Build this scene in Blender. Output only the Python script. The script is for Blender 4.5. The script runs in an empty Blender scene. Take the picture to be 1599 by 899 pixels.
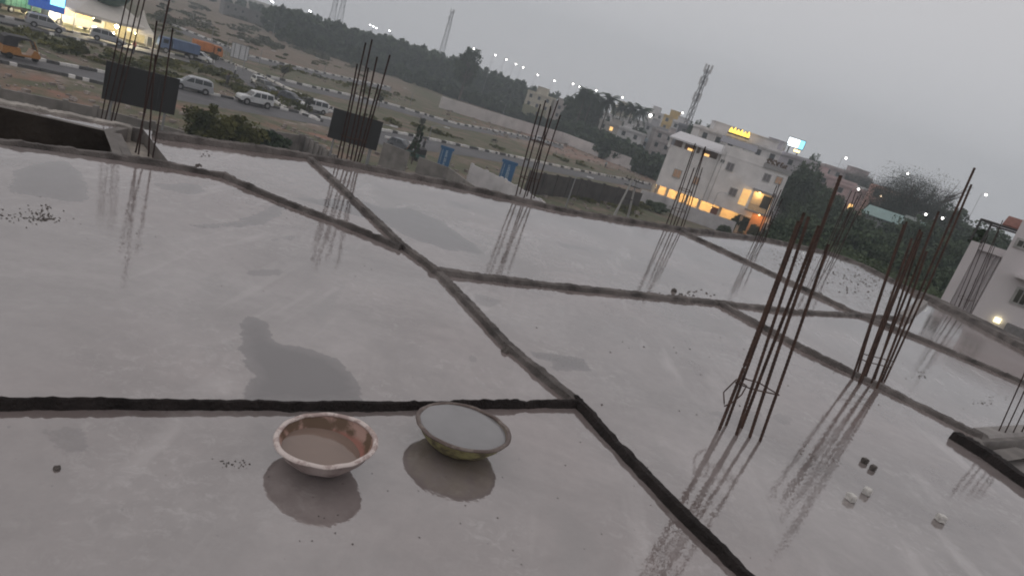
import bpy, math, random
import numpy as np
from mathutils import Vector, Matrix
C = bpy.context.scene; COL = C.collection
R = math.radians
random.seed(7); rng = np.random.default_rng(7)

# ------------------------------------------------------------------ camera
F_, ROLL, D_, H_ = 1050., R(18.5), 300., 1.6
PIT = math.atan(D_/F_)
GZ = H_ - 11.0                                   # ground level, the roof is z = 0
cd = bpy.data.cameras.new('camera'); cam = bpy.data.objects.new('camera', cd); COL.objects.link(cam)
fwd = Vector((0, math.cos(PIT), -math.sin(PIT))); r0 = Vector((1, 0, 0)); u0 = Vector((0, math.sin(PIT), math.cos(PIT)))
uu = r0*math.cos(ROLL) + u0*math.sin(ROLL); vv = -r0*math.sin(ROLL) + u0*math.cos(ROLL)
cam.matrix_world = Matrix(((uu.x, vv.x, -fwd.x, 0), (uu.y, vv.y, -fwd.y, 0), (uu.z, vv.z, -fwd.z, H_), (0, 0, 0, 1)))
cd.sensor_width = 36; cd.lens = 36*F_/1599; cd.clip_start = .05; cd.clip_end = 9000
C.camera = cam

# ------------------------------------------------------------------ sky, sun, exposure
w = bpy.data.worlds.new('World'); C.world = w; w.use_nodes = True
nt = w.node_tree; nt.nodes.clear()
sky = nt.nodes.new('ShaderNodeTexSky'); sky.sky_type = 'NISHITA'; sky.sun_disc = False
SUN_EL, SUN_AZ = R(9), R(-75)
sky.sun_elevation = SUN_EL; sky.sun_rotation = SUN_AZ; sky.dust_density = 3; sky.air_density = 1.2
hs = nt.nodes.new('ShaderNodeHueSaturation'); hs.inputs['Saturation'].default_value = .25; hs.inputs['Value'].default_value = .5
nt.links.new(sky.outputs[0], hs.inputs['Color'])
tc = nt.nodes.new('ShaderNodeTexCoord'); sp = nt.nodes.new('ShaderNodeSeparateXYZ'); nt.links.new(tc.outputs['Generated'], sp.inputs[0])
cr = nt.nodes.new('ShaderNodeValToRGB')           # the overcast: dull at the horizon, a little brighter overhead
els = cr.color_ramp.elements
els[0].position = .0; els[0].color = (.53, .53, .553, 1)
els[1].position = 1.; els[1].color = (.53, .505, .50, 1)
e = els.new(.12); e.color = (.54, .54, .562, 1)
e = els.new(.35); e.color = (.54, .525, .535, 1)
nt.links.new(sp.outputs['Z'], cr.inputs[0])
sc_ = nt.nodes.new('ShaderNodeVectorMath'); sc_.operation = 'SCALE'; sc_.inputs['Scale'].default_value = 10.1
nt.links.new(cr.outputs[0], sc_.inputs[0])
cn = nt.nodes.new('ShaderNodeTexNoise'); cn.inputs['Scale'].default_value = 1.6; cn.inputs['Detail'].default_value = 3
nt.links.new(tc.outputs['Generated'], cn.inputs['Vector'])
cm = nt.nodes.new('ShaderNodeMapRange'); cm.inputs['To Min'].default_value = .985; cm.inputs['To Max'].default_value = 1.015
nt.links.new(cn.outputs[0], cm.inputs[0])
sc2 = nt.nodes.new('ShaderNodeVectorMath'); sc2.operation = 'SCALE'
nt.links.new(sc_.outputs[0], sc2.inputs[0]); nt.links.new(cm.outputs[0], sc2.inputs['Scale'])
mx = nt.nodes.new('ShaderNodeMix'); mx.data_type = 'RGBA'; mx.inputs[0].default_value = .86
nt.links.new(hs.outputs[0], mx.inputs[6]); nt.links.new(sc2.outputs[0], mx.inputs[7])
bg = nt.nodes.new('ShaderNodeBackground'); bg.inputs['Strength'].default_value = .1
nt.links.new(mx.outputs[2], bg.inputs[0])
wo = nt.nodes.new('ShaderNodeOutputWorld'); nt.links.new(bg.outputs[0], wo.inputs[0])
sl = bpy.data.lights.new('sun', 'SUN'); sl.energy = .12; sl.angle = R(40); sl.color = (1, .93, .86)
so = bpy.data.objects.new('sun', sl); COL.objects.link(so)
so.rotation_euler = (R(90)-R(35), 0, -SUN_AZ + R(180)); so.location = (0, 0, 40)
C.view_settings.view_transform = 'Standard'; C.view_settings.look = 'None'
C.view_settings.exposure = 0.42; C.view_settings.gamma = 1
C.render.engine = 'CYCLES'; C.cycles.use_denoising = True
C.cycles.volume_bounces = 0; C.cycles.max_bounces = 7; C.cycles.diffuse_bounces = 3; C.cycles.caustics_reflective = False
C.cycles.filter_width = 1.9; C.cycles.sample_clamp_indirect = 6

# ------------------------------------------------------------------ placing helpers (photo pixel -> point of the real place)
def ray(x, y):
    u, v = x-799.5, 449.5-y
    a = u*math.cos(ROLL) - v*math.sin(ROLL); b = u*math.sin(ROLL) + v*math.cos(ROLL)
    return Vector((a, F_*math.cos(PIT) + b*math.sin(PIT), b*math.cos(PIT) - F_*math.sin(PIT)))
def at(x, y, z=0.):
    r = ray(x, y); t = (z-H_)/r.z
    return Vector((r.x*t, r.y*t, z))
def gd(x, y, z=None): return at(x, y, GZ if z is None else z)
def away(x, y, dist):                             # the point at a given distance from the camera
    r = ray(x, y); r = r/math.hypot(r.x, r.y)*dist
    return Vector((r.x, r.y, H_+r.z))
def above(base, x, y):                            # the point over/near base that is seen at (x, y)
    n = Vector((base.x, base.y, 0)).normalized(); r = ray(x, y)
    t = base.dot(n)/r.dot(n)
    return Vector((0, 0, H_)) + r*t
def horizon_z(x, y, dist): return away(x, y, dist).z

# ------------------------------------------------------------------ materials
MATS = {}
def mat(name, col, rough=.8, metal=0., var=.25, scale=8., bump=0., bscale=None, col2=None, spec=.5, coord='Object', emit=None, estr=0, detail=5, thr=None):
    if name in MATS: return MATS[name]
    m = bpy.data.materials.new(name); m.use_nodes = True; t = m.node_tree; b = t.nodes['Principled BSDF']
    co = t.nodes.new('ShaderNodeTexCoord'); n = t.nodes.new('ShaderNodeTexNoise')
    n.inputs['Scale'].default_value = scale; n.inputs['Detail'].default_value = detail
    t.links.new(co.outputs[coord], n.inputs['Vector'])
    r = t.nodes.new('ShaderNodeValToRGB'); c2 = col2 or tuple(c*(1-var) for c in col)
    r.color_ramp.elements[0].color = (*c2, 1); r.color_ramp.elements[1].color = (*[min(1, c*(1+var*.4)) for c in col], 1)
    a, z = thr or (.3, .7)
    r.color_ramp.elements[0].position = a; r.color_ramp.elements[1].position = z
    t.links.new(n.outputs[0], r.inputs[0]); t.links.new(r.outputs[0], b.inputs['Base Color'])
    b.inputs['Roughness'].default_value = rough; b.inputs['Metallic'].default_value = metal; b.inputs['Specular IOR Level'].default_value = spec
    if bump:
        n2 = t.nodes.new('ShaderNodeTexNoise'); n2.inputs['Scale'].default_value = bscale or scale*3; n2.inputs['Detail'].default_value = 6
        t.links.new(co.outputs[coord], n2.inputs['Vector'])
        bp = t.nodes.new('ShaderNodeBump'); bp.inputs['Strength'].default_value = bump; bp.inputs['Distance'].default_value = .02
        t.links.new(n2.outputs[0], bp.inputs['Height']); t.links.new(bp.outputs[0], b.inputs['Normal'])
    if emit:
        b.inputs['Emission Color'].default_value = (*emit, 1); b.inputs['Emission Strength'].default_value = estr
    MATS[name] = m; return m

# ------------------------------------------------------------------ mesh helpers
class MB:
    def __init__(s): s.v = []; s.f = []
    def add(s, vs, fs):
        k = len(s.v); s.v += [tuple(p) for p in vs]; s.f += [tuple(i+k for i in f) for f in fs]; return s
    def box(s, x0, x1, y0, y1, z0, z1, M=None):
        vs = [Vector(p) for p in ((x0, y0, z0), (x1, y0, z0), (x1, y1, z0), (x0, y1, z0), (x0, y0, z1), (x1, y0, z1), (x1, y1, z1), (x0, y1, z1))]
        if M: vs = [M @ p for p in vs]
        return s.add(vs, [(0, 3, 2, 1), (4, 5, 6, 7), (0, 1, 5, 4), (1, 2, 6, 5), (2, 3, 7, 6), (3, 0, 4, 7)])
    def bar(s, p, q, r, r2=None, n=6):
        p, q = Vector(p), Vector(q); d = q-p
        if d.length < 1e-6: return s
        a = d.normalized().orthogonal().normalized(); b = d.normalized().cross(a); r2 = r if r2 is None else r2
        vs = []
        for c, rr in ((p, r), (q, r2)):
            for i in range(n):
                t = 2*math.pi*i/n; vs.append(c + (a*math.cos(t)+b*math.sin(t))*rr)
        fs = [(i, (i+1) % n, n+(i+1) % n, n+i) for i in range(n)] + [tuple(reversed(range(n))), tuple(range(n, 2*n))]
        return s.add(vs, fs)
    def tube(s, pts, rad, n=6, closed=False):
        pts = [Vector(p) for p in pts]; k = len(pts); vs = []; up = Vector((0, 0, 1))
        for i, p in enumerate(pts):
            if closed: d = pts[(i+1) % k]-pts[i-1]
            else: d = pts[min(i+1, k-1)]-pts[max(i-1, 0)]
            d = d.normalized() if d.length else up
            a = d.cross(up)
            if a.length < .05: a = d.cross(Vector((0, 1, 0)))
            a.normalize(); b = d.cross(a); rr = rad[i] if hasattr(rad, '__len__') else rad
            for j in range(n):
                t = 2*math.pi*j/n; vs.append(p+(a*math.cos(t)+b*math.sin(t))*rr)
        fs = []
        for i in range(k if closed else k-1):
            for j in range(n):
                i2 = (i+1) % k; fs.append((i*n+j, i*n+(j+1) % n, i2*n+(j+1) % n, i2*n+j))
        if not closed: fs += [tuple(range(n)), tuple((k-1)*n+j for j in reversed(range(n)))]
        return s.add(vs, fs)
    def lathe(s, prof, n=48, M=None):
        vs = []
        for r, z in prof:
            for i in range(n):
                t = 2*math.pi*i/n; p = Vector((r*math.cos(t), r*math.sin(t), z)); vs.append(M @ p if M else p)
        fs = [(k*n+i, k*n+(i+1) % n, (k+1)*n+(i+1) % n, (k+1)*n+i) for k in range(len(prof)-1) for i in range(n)]
        return s.add(vs, fs)
    def prism(s, poly, hw, y0=0.):                # side outline (x, z), half width as a function of (x, z)
        n = len(poly); f = hw if callable(hw) else (lambda x, z: hw)
        vs = [(x, y0-f(x, z), z) for x, z in poly]+[(x, y0+f(x, z), z) for x, z in poly]
        return s.add(vs, [tuple(range(n)), tuple(reversed(range(n, 2*n)))]+[(i, n+i, n+(i+1) % n, (i+1) % n) for i in range(n)])
    def slabpoly(s, poly, z0, z1):                # plan outline, extruded upright
        n = len(poly); vs = [(p[0], p[1], z0) for p in poly]+[(p[0], p[1], z1) for p in poly]
        return s.add(vs, [tuple(reversed(range(n))), tuple(range(n, 2*n))]+[(i, (i+1) % n, n+(i+1) % n, n+i) for i in range(n)])
    def build(s, name, m, parent=None, smooth=False, bevel=0., loc=None, fix=True):
        me = bpy.data.meshes.new(name); me.from_pydata(s.v, [], s.f); me.update()
        if fix:
            import bmesh
            bm = bmesh.new(); bm.from_mesh(me); bmesh.ops.recalc_face_normals(bm, faces=bm.faces)
            if bevel: bmesh.ops.bevel(bm, geom=bm.edges[:], offset=bevel, segments=2, affect='EDGES', clamp_overlap=True)
            bm.to_mesh(me); bm.free()
        if m: me.materials.append(m)
        if smooth: me.polygons.foreach_set('use_smooth', [True]*len(me.polygons))
        o = bpy.data.objects.new(name, me); COL.objects.link(o)
        if parent: o.parent = parent
        if loc is not None: o.location = loc
        return o
def tag(o, label, cat, group=None):
    o['label'] = label; o['category'] = cat
    if group: o['group'] = group
    return o
def struct(o, kind='structure'): o['kind'] = kind; return o
def thing(name, label, cat, loc=(0, 0, 0), rz=0., group=None):
    o = bpy.data.objects.new(name, None); COL.objects.link(o); o.empty_display_size = .2
    o.location = loc; o.rotation_euler = (0, 0, rz); return tag(o, label, cat, group)
def dup(root, loc, rz=0., label=None, s=1.):
    kids = {}
    for o in ALLKIDS(root): kids.setdefault(o.parent, []).append(o)
    def cp(o, par):
        c = o.copy(); COL.objects.link(c)
        if par: c.parent = par
        for k in kids.get(o, []): cp(k, c)
        return c
    r = cp(root, None); r.location = loc; r.rotation_euler = (0, 0, rz); r.scale = (s, s, s) if not hasattr(s, '__len__') else s
    if label: r['label'] = label
    return r
def ALLKIDS(root):
    out = []; st = [root]; allo = list(COL.objects)
    while st:
        p = st.pop()
        for o in allo:
            if o.parent == p: out.append(o); st.append(o)
    return out
def quadmesh(name, V, m, parent=None):            # V: (n, 4, 3) loose quads
    n = len(V); me = bpy.data.meshes.new(name); me.vertices.add(4*n); me.vertices.foreach_set('co', V.reshape(-1).astype(np.float32))
    me.loops.add(4*n); me.loops.foreach_set('vertex_index', np.arange(4*n, dtype=np.int32))
    me.polygons.add(n); me.polygons.foreach_set('loop_start', np.arange(0, 4*n, 4, dtype=np.int32))
    me.update(calc_edges=True); me.validate(); me.materials.append(m)
    o = bpy.data.objects.new(name, me); COL.objects.link(o)
    if parent: o.parent = parent
    return o

# ------------------------------------------------------------------ haze (real air)
def P(pts): return [at(*p).xy for p in pts]

# ------------------------------------------------------------------ roof slab as a height field
U = at(0, 160).xy; V_ = at(205, 200).xy; d_ = (U-V_).normalized()
edge_px = [(242, 212), (480, 244), (590, 266), (700, 287), (880, 328), (1060, 357), (1190, 372), (1295, 394), (1345, 412), (1440, 462), (1520, 503), (1599, 545), (1720, 612)]
edge = P(edge_px)
outline = [U + d_*5, V_] + edge + [Vector((edge[-1].x+3, edge[-1].y-3)), Vector((14, -3)), Vector((-9, -3)), Vector((-9, 4))]
def inside(poly, X, Y):
    r = np.zeros(X.shape, bool); n = len(poly)
    for i in range(n):
        x1, y1 = poly[i]; x2, y2 = poly[(i+1) % n]
        c = ((y1 > Y) != (y2 > Y)) & (X < (x2-x1)*(Y-y1)/((y2-y1) or 1e-9)+x1); r ^= c
    return r
def sdf(poly, X, Y):
    d = np.full(X.shape, 9.)
    n = len(poly)
    for i in range(n):
        a = np.array(poly[i][:2]); b = np.array(poly[(i+1) % n][:2]); e = b-a; L = max(e@e, 1e-9)
        t = np.clip(((X-a[0])*e[0]+(Y-a[1])*e[1])/L, 0, 1)
        d = np.minimum(d, np.hypot(X-a[0]-t*e[0], Y-a[1]-t*e[1]))
    return np.where(inside(poly, X, Y), d, -d)
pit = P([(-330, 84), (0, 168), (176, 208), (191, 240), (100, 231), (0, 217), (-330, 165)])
strip = P([(176, 206), (207, 200), (224, 203), (262, 252), (191, 242)])
hole = P([(1533, 690), (1599, 687), (1760, 676), (1760, 730), (1640, 716), (1599, 706), (1549, 713)])
hole2 = P([(1549, 713), (1599, 706), (1640, 716), (1760, 730), (1760, 850), (1599, 745)])
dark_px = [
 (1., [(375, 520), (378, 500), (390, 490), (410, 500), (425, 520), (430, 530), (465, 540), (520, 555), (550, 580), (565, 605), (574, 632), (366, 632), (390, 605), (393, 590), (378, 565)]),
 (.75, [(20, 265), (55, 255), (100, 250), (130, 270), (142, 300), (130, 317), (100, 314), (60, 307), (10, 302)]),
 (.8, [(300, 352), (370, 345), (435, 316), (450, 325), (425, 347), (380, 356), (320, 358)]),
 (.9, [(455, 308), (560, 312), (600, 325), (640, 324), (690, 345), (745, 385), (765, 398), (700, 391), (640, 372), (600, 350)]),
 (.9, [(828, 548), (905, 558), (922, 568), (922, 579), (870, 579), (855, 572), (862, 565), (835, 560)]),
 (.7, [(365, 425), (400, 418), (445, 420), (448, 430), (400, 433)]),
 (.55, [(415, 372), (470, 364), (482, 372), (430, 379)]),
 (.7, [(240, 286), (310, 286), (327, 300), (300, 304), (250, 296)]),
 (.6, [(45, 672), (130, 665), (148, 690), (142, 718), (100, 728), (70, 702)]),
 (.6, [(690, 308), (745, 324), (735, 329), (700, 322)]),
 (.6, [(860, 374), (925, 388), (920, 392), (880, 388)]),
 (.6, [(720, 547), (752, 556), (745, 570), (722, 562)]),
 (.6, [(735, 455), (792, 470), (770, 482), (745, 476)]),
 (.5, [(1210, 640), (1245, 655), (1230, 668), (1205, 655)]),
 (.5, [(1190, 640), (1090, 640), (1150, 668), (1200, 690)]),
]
GS = .045
xs = np.arange(-9, 14, GS); ys = np.arange(-3, 21.5, GS); X, Y = np.meshgrid(xs, ys)
IN = inside(outline, X, Y)
Z = np.zeros_like(X)
IN &= ~inside(pit, X, Y) & ~inside(strip, X, Y)
IN &= ~inside(hole, X, Y) & ~inside(hole2, X, Y)
Z += (np.sin(X*2.1+Y)*np.cos(Y*1.7)*.0012)
rough_area = np.where(inside(hole, X, Y), .6, 0.)+np.where(inside(hole2, X, Y), .5, 0.)
far_debris = P([(1075, 372), (1190, 382), (1290, 400), (1440, 478), (1400, 505), (1340, 485), (1190, 418)])
DK = np.full(X.shape, -1.)
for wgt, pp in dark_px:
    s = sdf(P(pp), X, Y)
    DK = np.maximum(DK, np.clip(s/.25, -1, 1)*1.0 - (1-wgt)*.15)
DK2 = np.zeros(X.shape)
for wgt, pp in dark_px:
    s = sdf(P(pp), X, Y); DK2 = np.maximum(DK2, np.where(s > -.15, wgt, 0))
keep = IN[:-1, :-1] & IN[1:, 1:] & IN[:-1, 1:] & IN[1:, :-1]
nx = X.shape[1]; J, I = np.nonzero(keep)
q = np.stack([J*nx+I, J*nx+I+1, (J+1)*nx+I+1, (J+1)*nx+I], 1)
used, inv = np.unique(q.reshape(-1), return_inverse=True)
co = np.stack([X.ravel()[used], Y.ravel()[used], Z.ravel()[used]], 1)
me = bpy.data.meshes.new('roof_slab'); me.vertices.add(len(co)); me.vertices.foreach_set('co', co.ravel().astype(np.float32))
me.loops.add(len(inv)); me.loops.foreach_set('vertex_index', inv.astype(np.int32))
me.polygons.add(len(q)); me.polygons.foreach_set('loop_start', np.arange(0, len(inv), 4, dtype=np.int32)); me.update(calc_edges=True)
for nm, arr in (('damp', DK), ('dampw', DK2), ('raw', rough_area), ('crumb', np.clip(sdf(far_debris, X, Y)/.8, -1, 1))):
    a = me.attributes.new(nm, 'FLOAT', 'POINT'); a.data.foreach_set('value', arr.ravel()[used].astype(np.float32))
slab = bpy.data.objects.new('roof_slab', me); COL.objects.link(slab); struct(slab)

def slab_material():
    m = bpy.data.materials.new('wet_concrete_under_milky_water'); m.use_nodes = True; t = m.node_tree; b = t.nodes['Principled BSDF']; N = t.nodes.new; L = t.links.new
    co = N('ShaderNodeTexCoord')
    def noise(s, det=4, vec=None, rough=.5, dist=0):
        n = N('ShaderNodeTexNoise'); n.inputs['Scale'].default_value = s; n.inputs['Detail'].default_value = det; n.inputs['Roughness'].default_value = rough; n.inputs['Distortion'].default_value = dist
        L(vec or co.outputs['Object'], n.inputs['Vector']); return n.outputs[0]
    def ramp(x, a, b_, c0=(0, 0, 0, 1), c1=(1, 1, 1, 1)):
        r = N('ShaderNodeValToRGB'); r.color_ramp.elements[0].position = a; r.color_ramp.elements[1].position = b_; r.color_ramp.elements[0].color = c0; r.color_ramp.elements[1].color = c1; L(x, r.inputs[0]); return r.outputs[0]
    def mth(op, x, y=None, z=None):
        n = N('ShaderNodeMath'); n.operation = op
        for i, k in enumerate((x, y, z)):
            if k is None: continue
            if isinstance(k, (int, float)): n.inputs[i].default_value = k
            else: L(k, n.inputs[i])
        return n.outputs[0]
    def mix(f, a, b_, bt='MIX'):
        n = N('ShaderNodeMix'); n.data_type = 'RGBA'; n.blend_type = bt
        for s, k in ((0, f), (6, a), (7, b_)):
            if isinstance(k, (int, float)): n.inputs[s].default_value = k
            elif isinstance(k, tuple): n.inputs[s].default_value = k
            else: L(k, n.inputs[s])
        return n.outputs[2]
    def attr(n): a = N('ShaderNodeAttribute'); a.attribute_name = n; return a.outputs['Fac']
    mp = N('ShaderNodeMapping'); mp.inputs['Rotation'].default_value = (0, 0, R(-38)); mp.inputs['Scale'].default_value = (1, .22, 1); L(co.outputs['Object'], mp.inputs[0])
    cloud = ramp(noise(.9, 6, rough=.6, dist=.8), .3, .72, (.185, .158, .152, 1), (.325, .293, .286, 1))
    fine = ramp(noise(6, 8, rough=.7), .3, .75, (.76, .75, .75, 1), (1, 1, 1, 1))
    c = mix(1., cloud, fine, 'MULTIPLY')
    # warm / cool drift of the cement milk
    c = mix(ramp(noise(.45, 2), .4, .65), c, mix(1., c, (1.0, .93, .92, 1), 'MULTIPLY'))
    streak = ramp(noise(3.2, 4, mp.outputs[0], dist=.4), .60, .74)
    c = mix(mth('MULTIPLY', streak, .45), c, (.48, .445, .435, 1))
    dstreak = ramp(noise(2.3, 5, mp.outputs[0], dist=.9), .60, .72)
    c = mix(mth('MULTIPLY', dstreak, .42), c, (.17, .155, .15, 1))
    mp2 = N('ShaderNodeMapping'); mp2.inputs['Rotation'].default_value = (0, 0, R(28)); mp2.inputs['Scale'].default_value = (1, .10, 1); L(co.outputs['Object'], mp2.inputs[0])
    swipe = mth('MULTIPLY', ramp(noise(7.5, 3, mp2.outputs[0], dist=.5), .60, .72), ramp(noise(.7, 2), .44, .6))
    c = mix(mth('MULTIPLY', swipe, .22), c, (.47, .44, .43, 1))
    wet = mth('MULTIPLY', ramp(noise(1.1, 7, rough=.65, dist=.5), .52, .60), ramp(noise(.5, 2), .42, .55))
    c = mix(mth('MULTIPLY', wet, .30), c, (.15, .125, .12, 1))
    scum = mth('MULTIPLY', ramp(noise(1.3, 3), .46, .62), ramp(noise(14, 6, rough=.75, dist=.5), .50, .66))
    c = mix(mth('MULTIPLY', scum, .28), c, (.52, .50, .49, 1))
    grime = mth('MULTIPLY', ramp(noise(.8, 3, dist=.3), .5, .62), ramp(noise(7, 6, rough=.7), .52, .68))
    c = mix(mth('MULTIPLY', grime, .4), c, (.15, .135, .13, 1))
    specks = ramp(noise(30, 2), .745, .765)
    c = mix(mth('MULTIPLY', specks, .6), c, (.10, .09, .085, 1))
    # dark pools with crisp, uneven rims
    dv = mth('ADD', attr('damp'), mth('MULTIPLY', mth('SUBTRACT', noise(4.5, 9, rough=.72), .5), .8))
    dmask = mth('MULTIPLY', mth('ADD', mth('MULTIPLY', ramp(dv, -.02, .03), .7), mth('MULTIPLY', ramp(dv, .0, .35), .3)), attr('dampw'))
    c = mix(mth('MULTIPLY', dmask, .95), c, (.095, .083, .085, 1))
    # crumbs swept over the far panel
    cm_ = mth('MULTIPLY', ramp(noise(9, 6, rough=.75), .54, .60), ramp(attr('crumb'), .15, .5))
    c = mix(mth('MULTIPLY', cm_, .75), c, (.10, .085, .075, 1))
    raw = attr('raw')
    rawc = ramp(noise(4, 6, rough=.7), .3, .75, (.055, .045, .038, 1), (.26, .235, .21, 1))
    rf = ramp(raw, .0, .3)
    sel = mix(ramp(raw, .78, .95), rawc, (.05, .042, .035, 1))
    c = mix(rf, c, sel)
    L(c, b.inputs['Base Color'])
    ro = mth('ADD', mth('MULTIPLY', rf, .55), mth('ADD', .02, mth('MULTIPLY', ramp(noise(1.6, 4), .45, .7), .06)))
    L(ro, b.inputs['Roughness']); b.inputs['IOR'].default_value = 2.7
    L(mth('SUBTRACT', mth('SUBTRACT', .5, mth('MULTIPLY', rf, .3)), mth('MULTIPLY', dmask, .17)), b.inputs['Specular IOR Level'])
    h = mth('ADD', mth('MULTIPLY', noise(34, 2, rough=.5), .0105), mth('MULTIPLY', noise(5, 2), .02))
    h = mth('ADD', h, mth('MULTIPLY', mth('MULTIPLY', noise(30, 6, rough=.7), rf), .03))
    h = mth('ADD', h, mth('MULTIPLY', cm_, .01))
    bp = N('ShaderNodeBump'); bp.inputs['Strength'].default_value = 1.; bp.inputs['Distance'].default_value = .055; L(h, bp.inputs['Height']); L(bp.outputs[0], b.inputs['Normal'])
    return m
me.materials.append(slab_material())
m_pit = mat('wet_shaded_pit_wall', (.045, .036, .030), .9, var=.5, scale=3, bump=.6, bscale=20, spec=.2)
m_sand = mat('sandy_cement', (.40, .36, .32), .85, var=.45, scale=7, bump=.8, bscale=30)
m_side = mat('raw_side', (.17, .155, .145), .85, var=.35, scale=4, bump=.5)
def sunk(poly, z, name, mf, mw, side=None):
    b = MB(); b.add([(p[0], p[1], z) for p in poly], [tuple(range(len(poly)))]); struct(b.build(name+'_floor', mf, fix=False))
    cen = sum((Vector(p) for p in poly), Vector((0, 0)))/len(poly)
    for i in range(len(poly)):
        p, q_ = Vector(poly[i]), Vector(poly[(i+1) % len(poly)]); d = (q_-p).normalized(); nn_ = Vector((d.y, -d.x))
        if inside(poly, np.array([((p+q_)/2+nn_*.02).x]), np.array([((p+q_)/2+nn_*.02).y]))[0]: nn_ = -nn_
        b = MB(); b.add([(*v, .003+.0004*i) for v in (p, q_, q_+nn_*.075+d*.03, p+nn_*.075-d*.03)], [(0, 1, 2, 3)]); struct(b.build(name+'_border', me.materials[0] if (name == 'sunken_strip' and i == 2) else m_side, fix=False))
    for i in range(len(poly)):
        p, q_ = poly[i], poly[(i+1) % len(poly)]; n = max(1, int((Vector(q_)-Vector(p)).length/.1)); b = MB()
        for k in range(n):
            a, c = Vector(p).lerp(Vector(q_), k/n), Vector(p).lerp(Vector(q_), (k+1)/n); b.add([(a.x, a.y, z-.01), (c.x, c.y, z-.01), (c.x, c.y, .004), (a.x, a.y, .004)], [(0, 1, 2, 3)])
        struct(b.build(name+'_side', side[1] if side and i in side[0] else mw, fix=False))
sunk(pit, -.6, 'sunken_pit', m_pit, m_pit, ([2], m_side))  # right wall coloured paler as if lit; pit shade is in the dark brown
sunk(strip, -.13, 'sunken_strip', m_sand, m_side)
sunk(hole, -.16, 'sunken_bay', m_sand, mat('pale_beam', (.27, .25, .24), .7, var=.3, scale=5, bump=.3))
sunk(hole2, -.07, 'sunken_step', mat('pale_beam', (.27, .25, .24)), m_side)
m_wet = mat('wet_mortar', (.155, .138, .13), .8, var=.65, scale=4.5, detail=9, bump=.9, bscale=60, spec=.3)
m_blk_wet = mat('soaked_mortar', (.026, .021, .020), .8, var=.5, scale=9, bump=.9, bscale=60, spec=.2)
m_face = mat('raw_concrete', (.20, .185, .175), .85, var=.4, scale=3, bump=.6, bscale=25)
# building body under the slab
b = MB(); b.slabpoly([(p[0], p[1]) for p in outline], GZ-.2, -.56)
struct(b.build('building_floors_below', m_face))
b = MB()
for i in range(len(outline)):                    # slab edge skirt, butts the height field
    p, q_ = outline[i], outline[(i+1) % len(outline)]
    b.add([(p[0], p[1], -.02), (q_[0], q_[1], -.02), (q_[0], q_[1], -.56), (p[0], p[1], -.56)], [(0, 1, 2, 3)])
struct(b.build('roof_slab_edge', m_face, fix=False))

def resample(pts, step):
    out = []
    for a, b_ in zip(pts[:-1], pts[1:]):
        a, b_ = Vector(a), Vector(b_); n = max(1, int((b_-a).length/step))
        out += [a.lerp(b_, i/n) for i in range(n)]
    return out+[Vector(pts[-1])]
def ridge(px, width, height, label, jag=1., zb=-.01, m=None, tw=.72, world=None):
    pts = resample(world or P(px), .025); n = len(pts); b = MB(); vs = []
    def sn(step, amp):
        k = n//step+3; r = rng.uniform(-1, 1, k); return np.interp(np.arange(n)/step, np.arange(k), r)*amp
    jl, jr, jh = (sn(6, .008)+sn(1, .005)+sn(2, .005)+sn(22, .004))*jag, (sn(6, .008)+sn(1, .005)+sn(2, .005)+sn(22, .004))*jag, (sn(5, .005)+sn(1, .005)+sn(2, .004)+sn(25, .006)-np.maximum(0, sn(9, .03)-.018))*jag
    skl, skr = np.maximum(0, sn(7, .025)+sn(2, .012)+sn(30, .012)), np.maximum(0, sn(7, .025)+sn(2, .012)+sn(30, .012))
    jag *= .55; jl = jl*.6+sn(14, .006)*jag; jr = jr*.6+sn(14, .006)*jag; jh = jh*.75
    for i, p in enumerate(pts):
        d = (pts[min(i+1, n-1)]-pts[max(i-1, 0)]); nrm = Vector((-d.y, d.x)).normalized()
        for off, z in ((-width/2+jl[i]-skl[i], min(zb, -.004) if skl[i] < .002 else zb), (-width/2+jl[i], .005), (-width/2*tw+jl[i]*.6, height*.85+jh[i]), (0, height*.93+jh[i]*1.3), (width/2*tw+jr[i]*.6, height*.88+jh[i]), (width/2+jr[i], .005), (width/2+jr[i]+skr[i], zb)):
            vs.append((p.x+nrm.x*off, p.y+nrm.y*off, z))
    fs = [(i*7+j, i*7+j+1, i*7+j+8, i*7+j+7) for i in range(n-1) for j in range(6)]
    fs += [tuple(range(7)), tuple((n-1)*7+j for j in reversed(range(7)))]
    b.add(vs, fs)
    return tag(b.build('mortar_ridge', m or m_wet, fix=False), label, 'ridge', 'mortar ridges dividing the flooded slab')
ridge([(-250, 636), (0, 636), (300, 637), (485, 638), (700, 637), (905, 633)], .038, .046, 'black wet mortar ridge running level behind the two bowls', m=m_blk_wet, tw=.4)
ridge([(484, 250), (550, 311), (630, 388), (684, 427), (790, 540), (902, 634)], .075, .042, 'long grey diagonal mortar ridge from the far slab edge to the corner near the bowls', tw=.8)
ridge([(896, 627), (1050, 792), (1165, 905), (1400, 1120)], .06, .05, 'near black continuation of the diagonal ridge running to the bottom edge', m=m_blk_wet, tw=.6)
ridge([(-250, 184), (0, 224), (100, 237), (250, 259), (350, 277), (380, 291), (450, 320), (560, 362), (625, 390)], .065, .05, 'ragged dark mortar ridge in front of the sunken pit, meeting the long diagonal', jag=1.4)
ridge([(672, 424), (720, 431), (900, 452), (1120, 474), (1240, 488), (1345, 493), (1420, 500)], .10, .042, 'grey mortar ridge crossing the middle of the slab left to right', jag=1.2)
ridge([(1117, 472), (1250, 545), (1380, 608), (1500, 668), (1532, 683)], .11, .05, 'grey mortar ridge running down right beneath the tied bars with the stirrup', jag=1.2)
ridge([(1488, 684), (1540, 716), (1599, 758), (1760, 878)], .13, .085, 'thick black mortar ridge at the right edge below the small sunken bay', jag=1.2, m=m_blk_wet)
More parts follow.
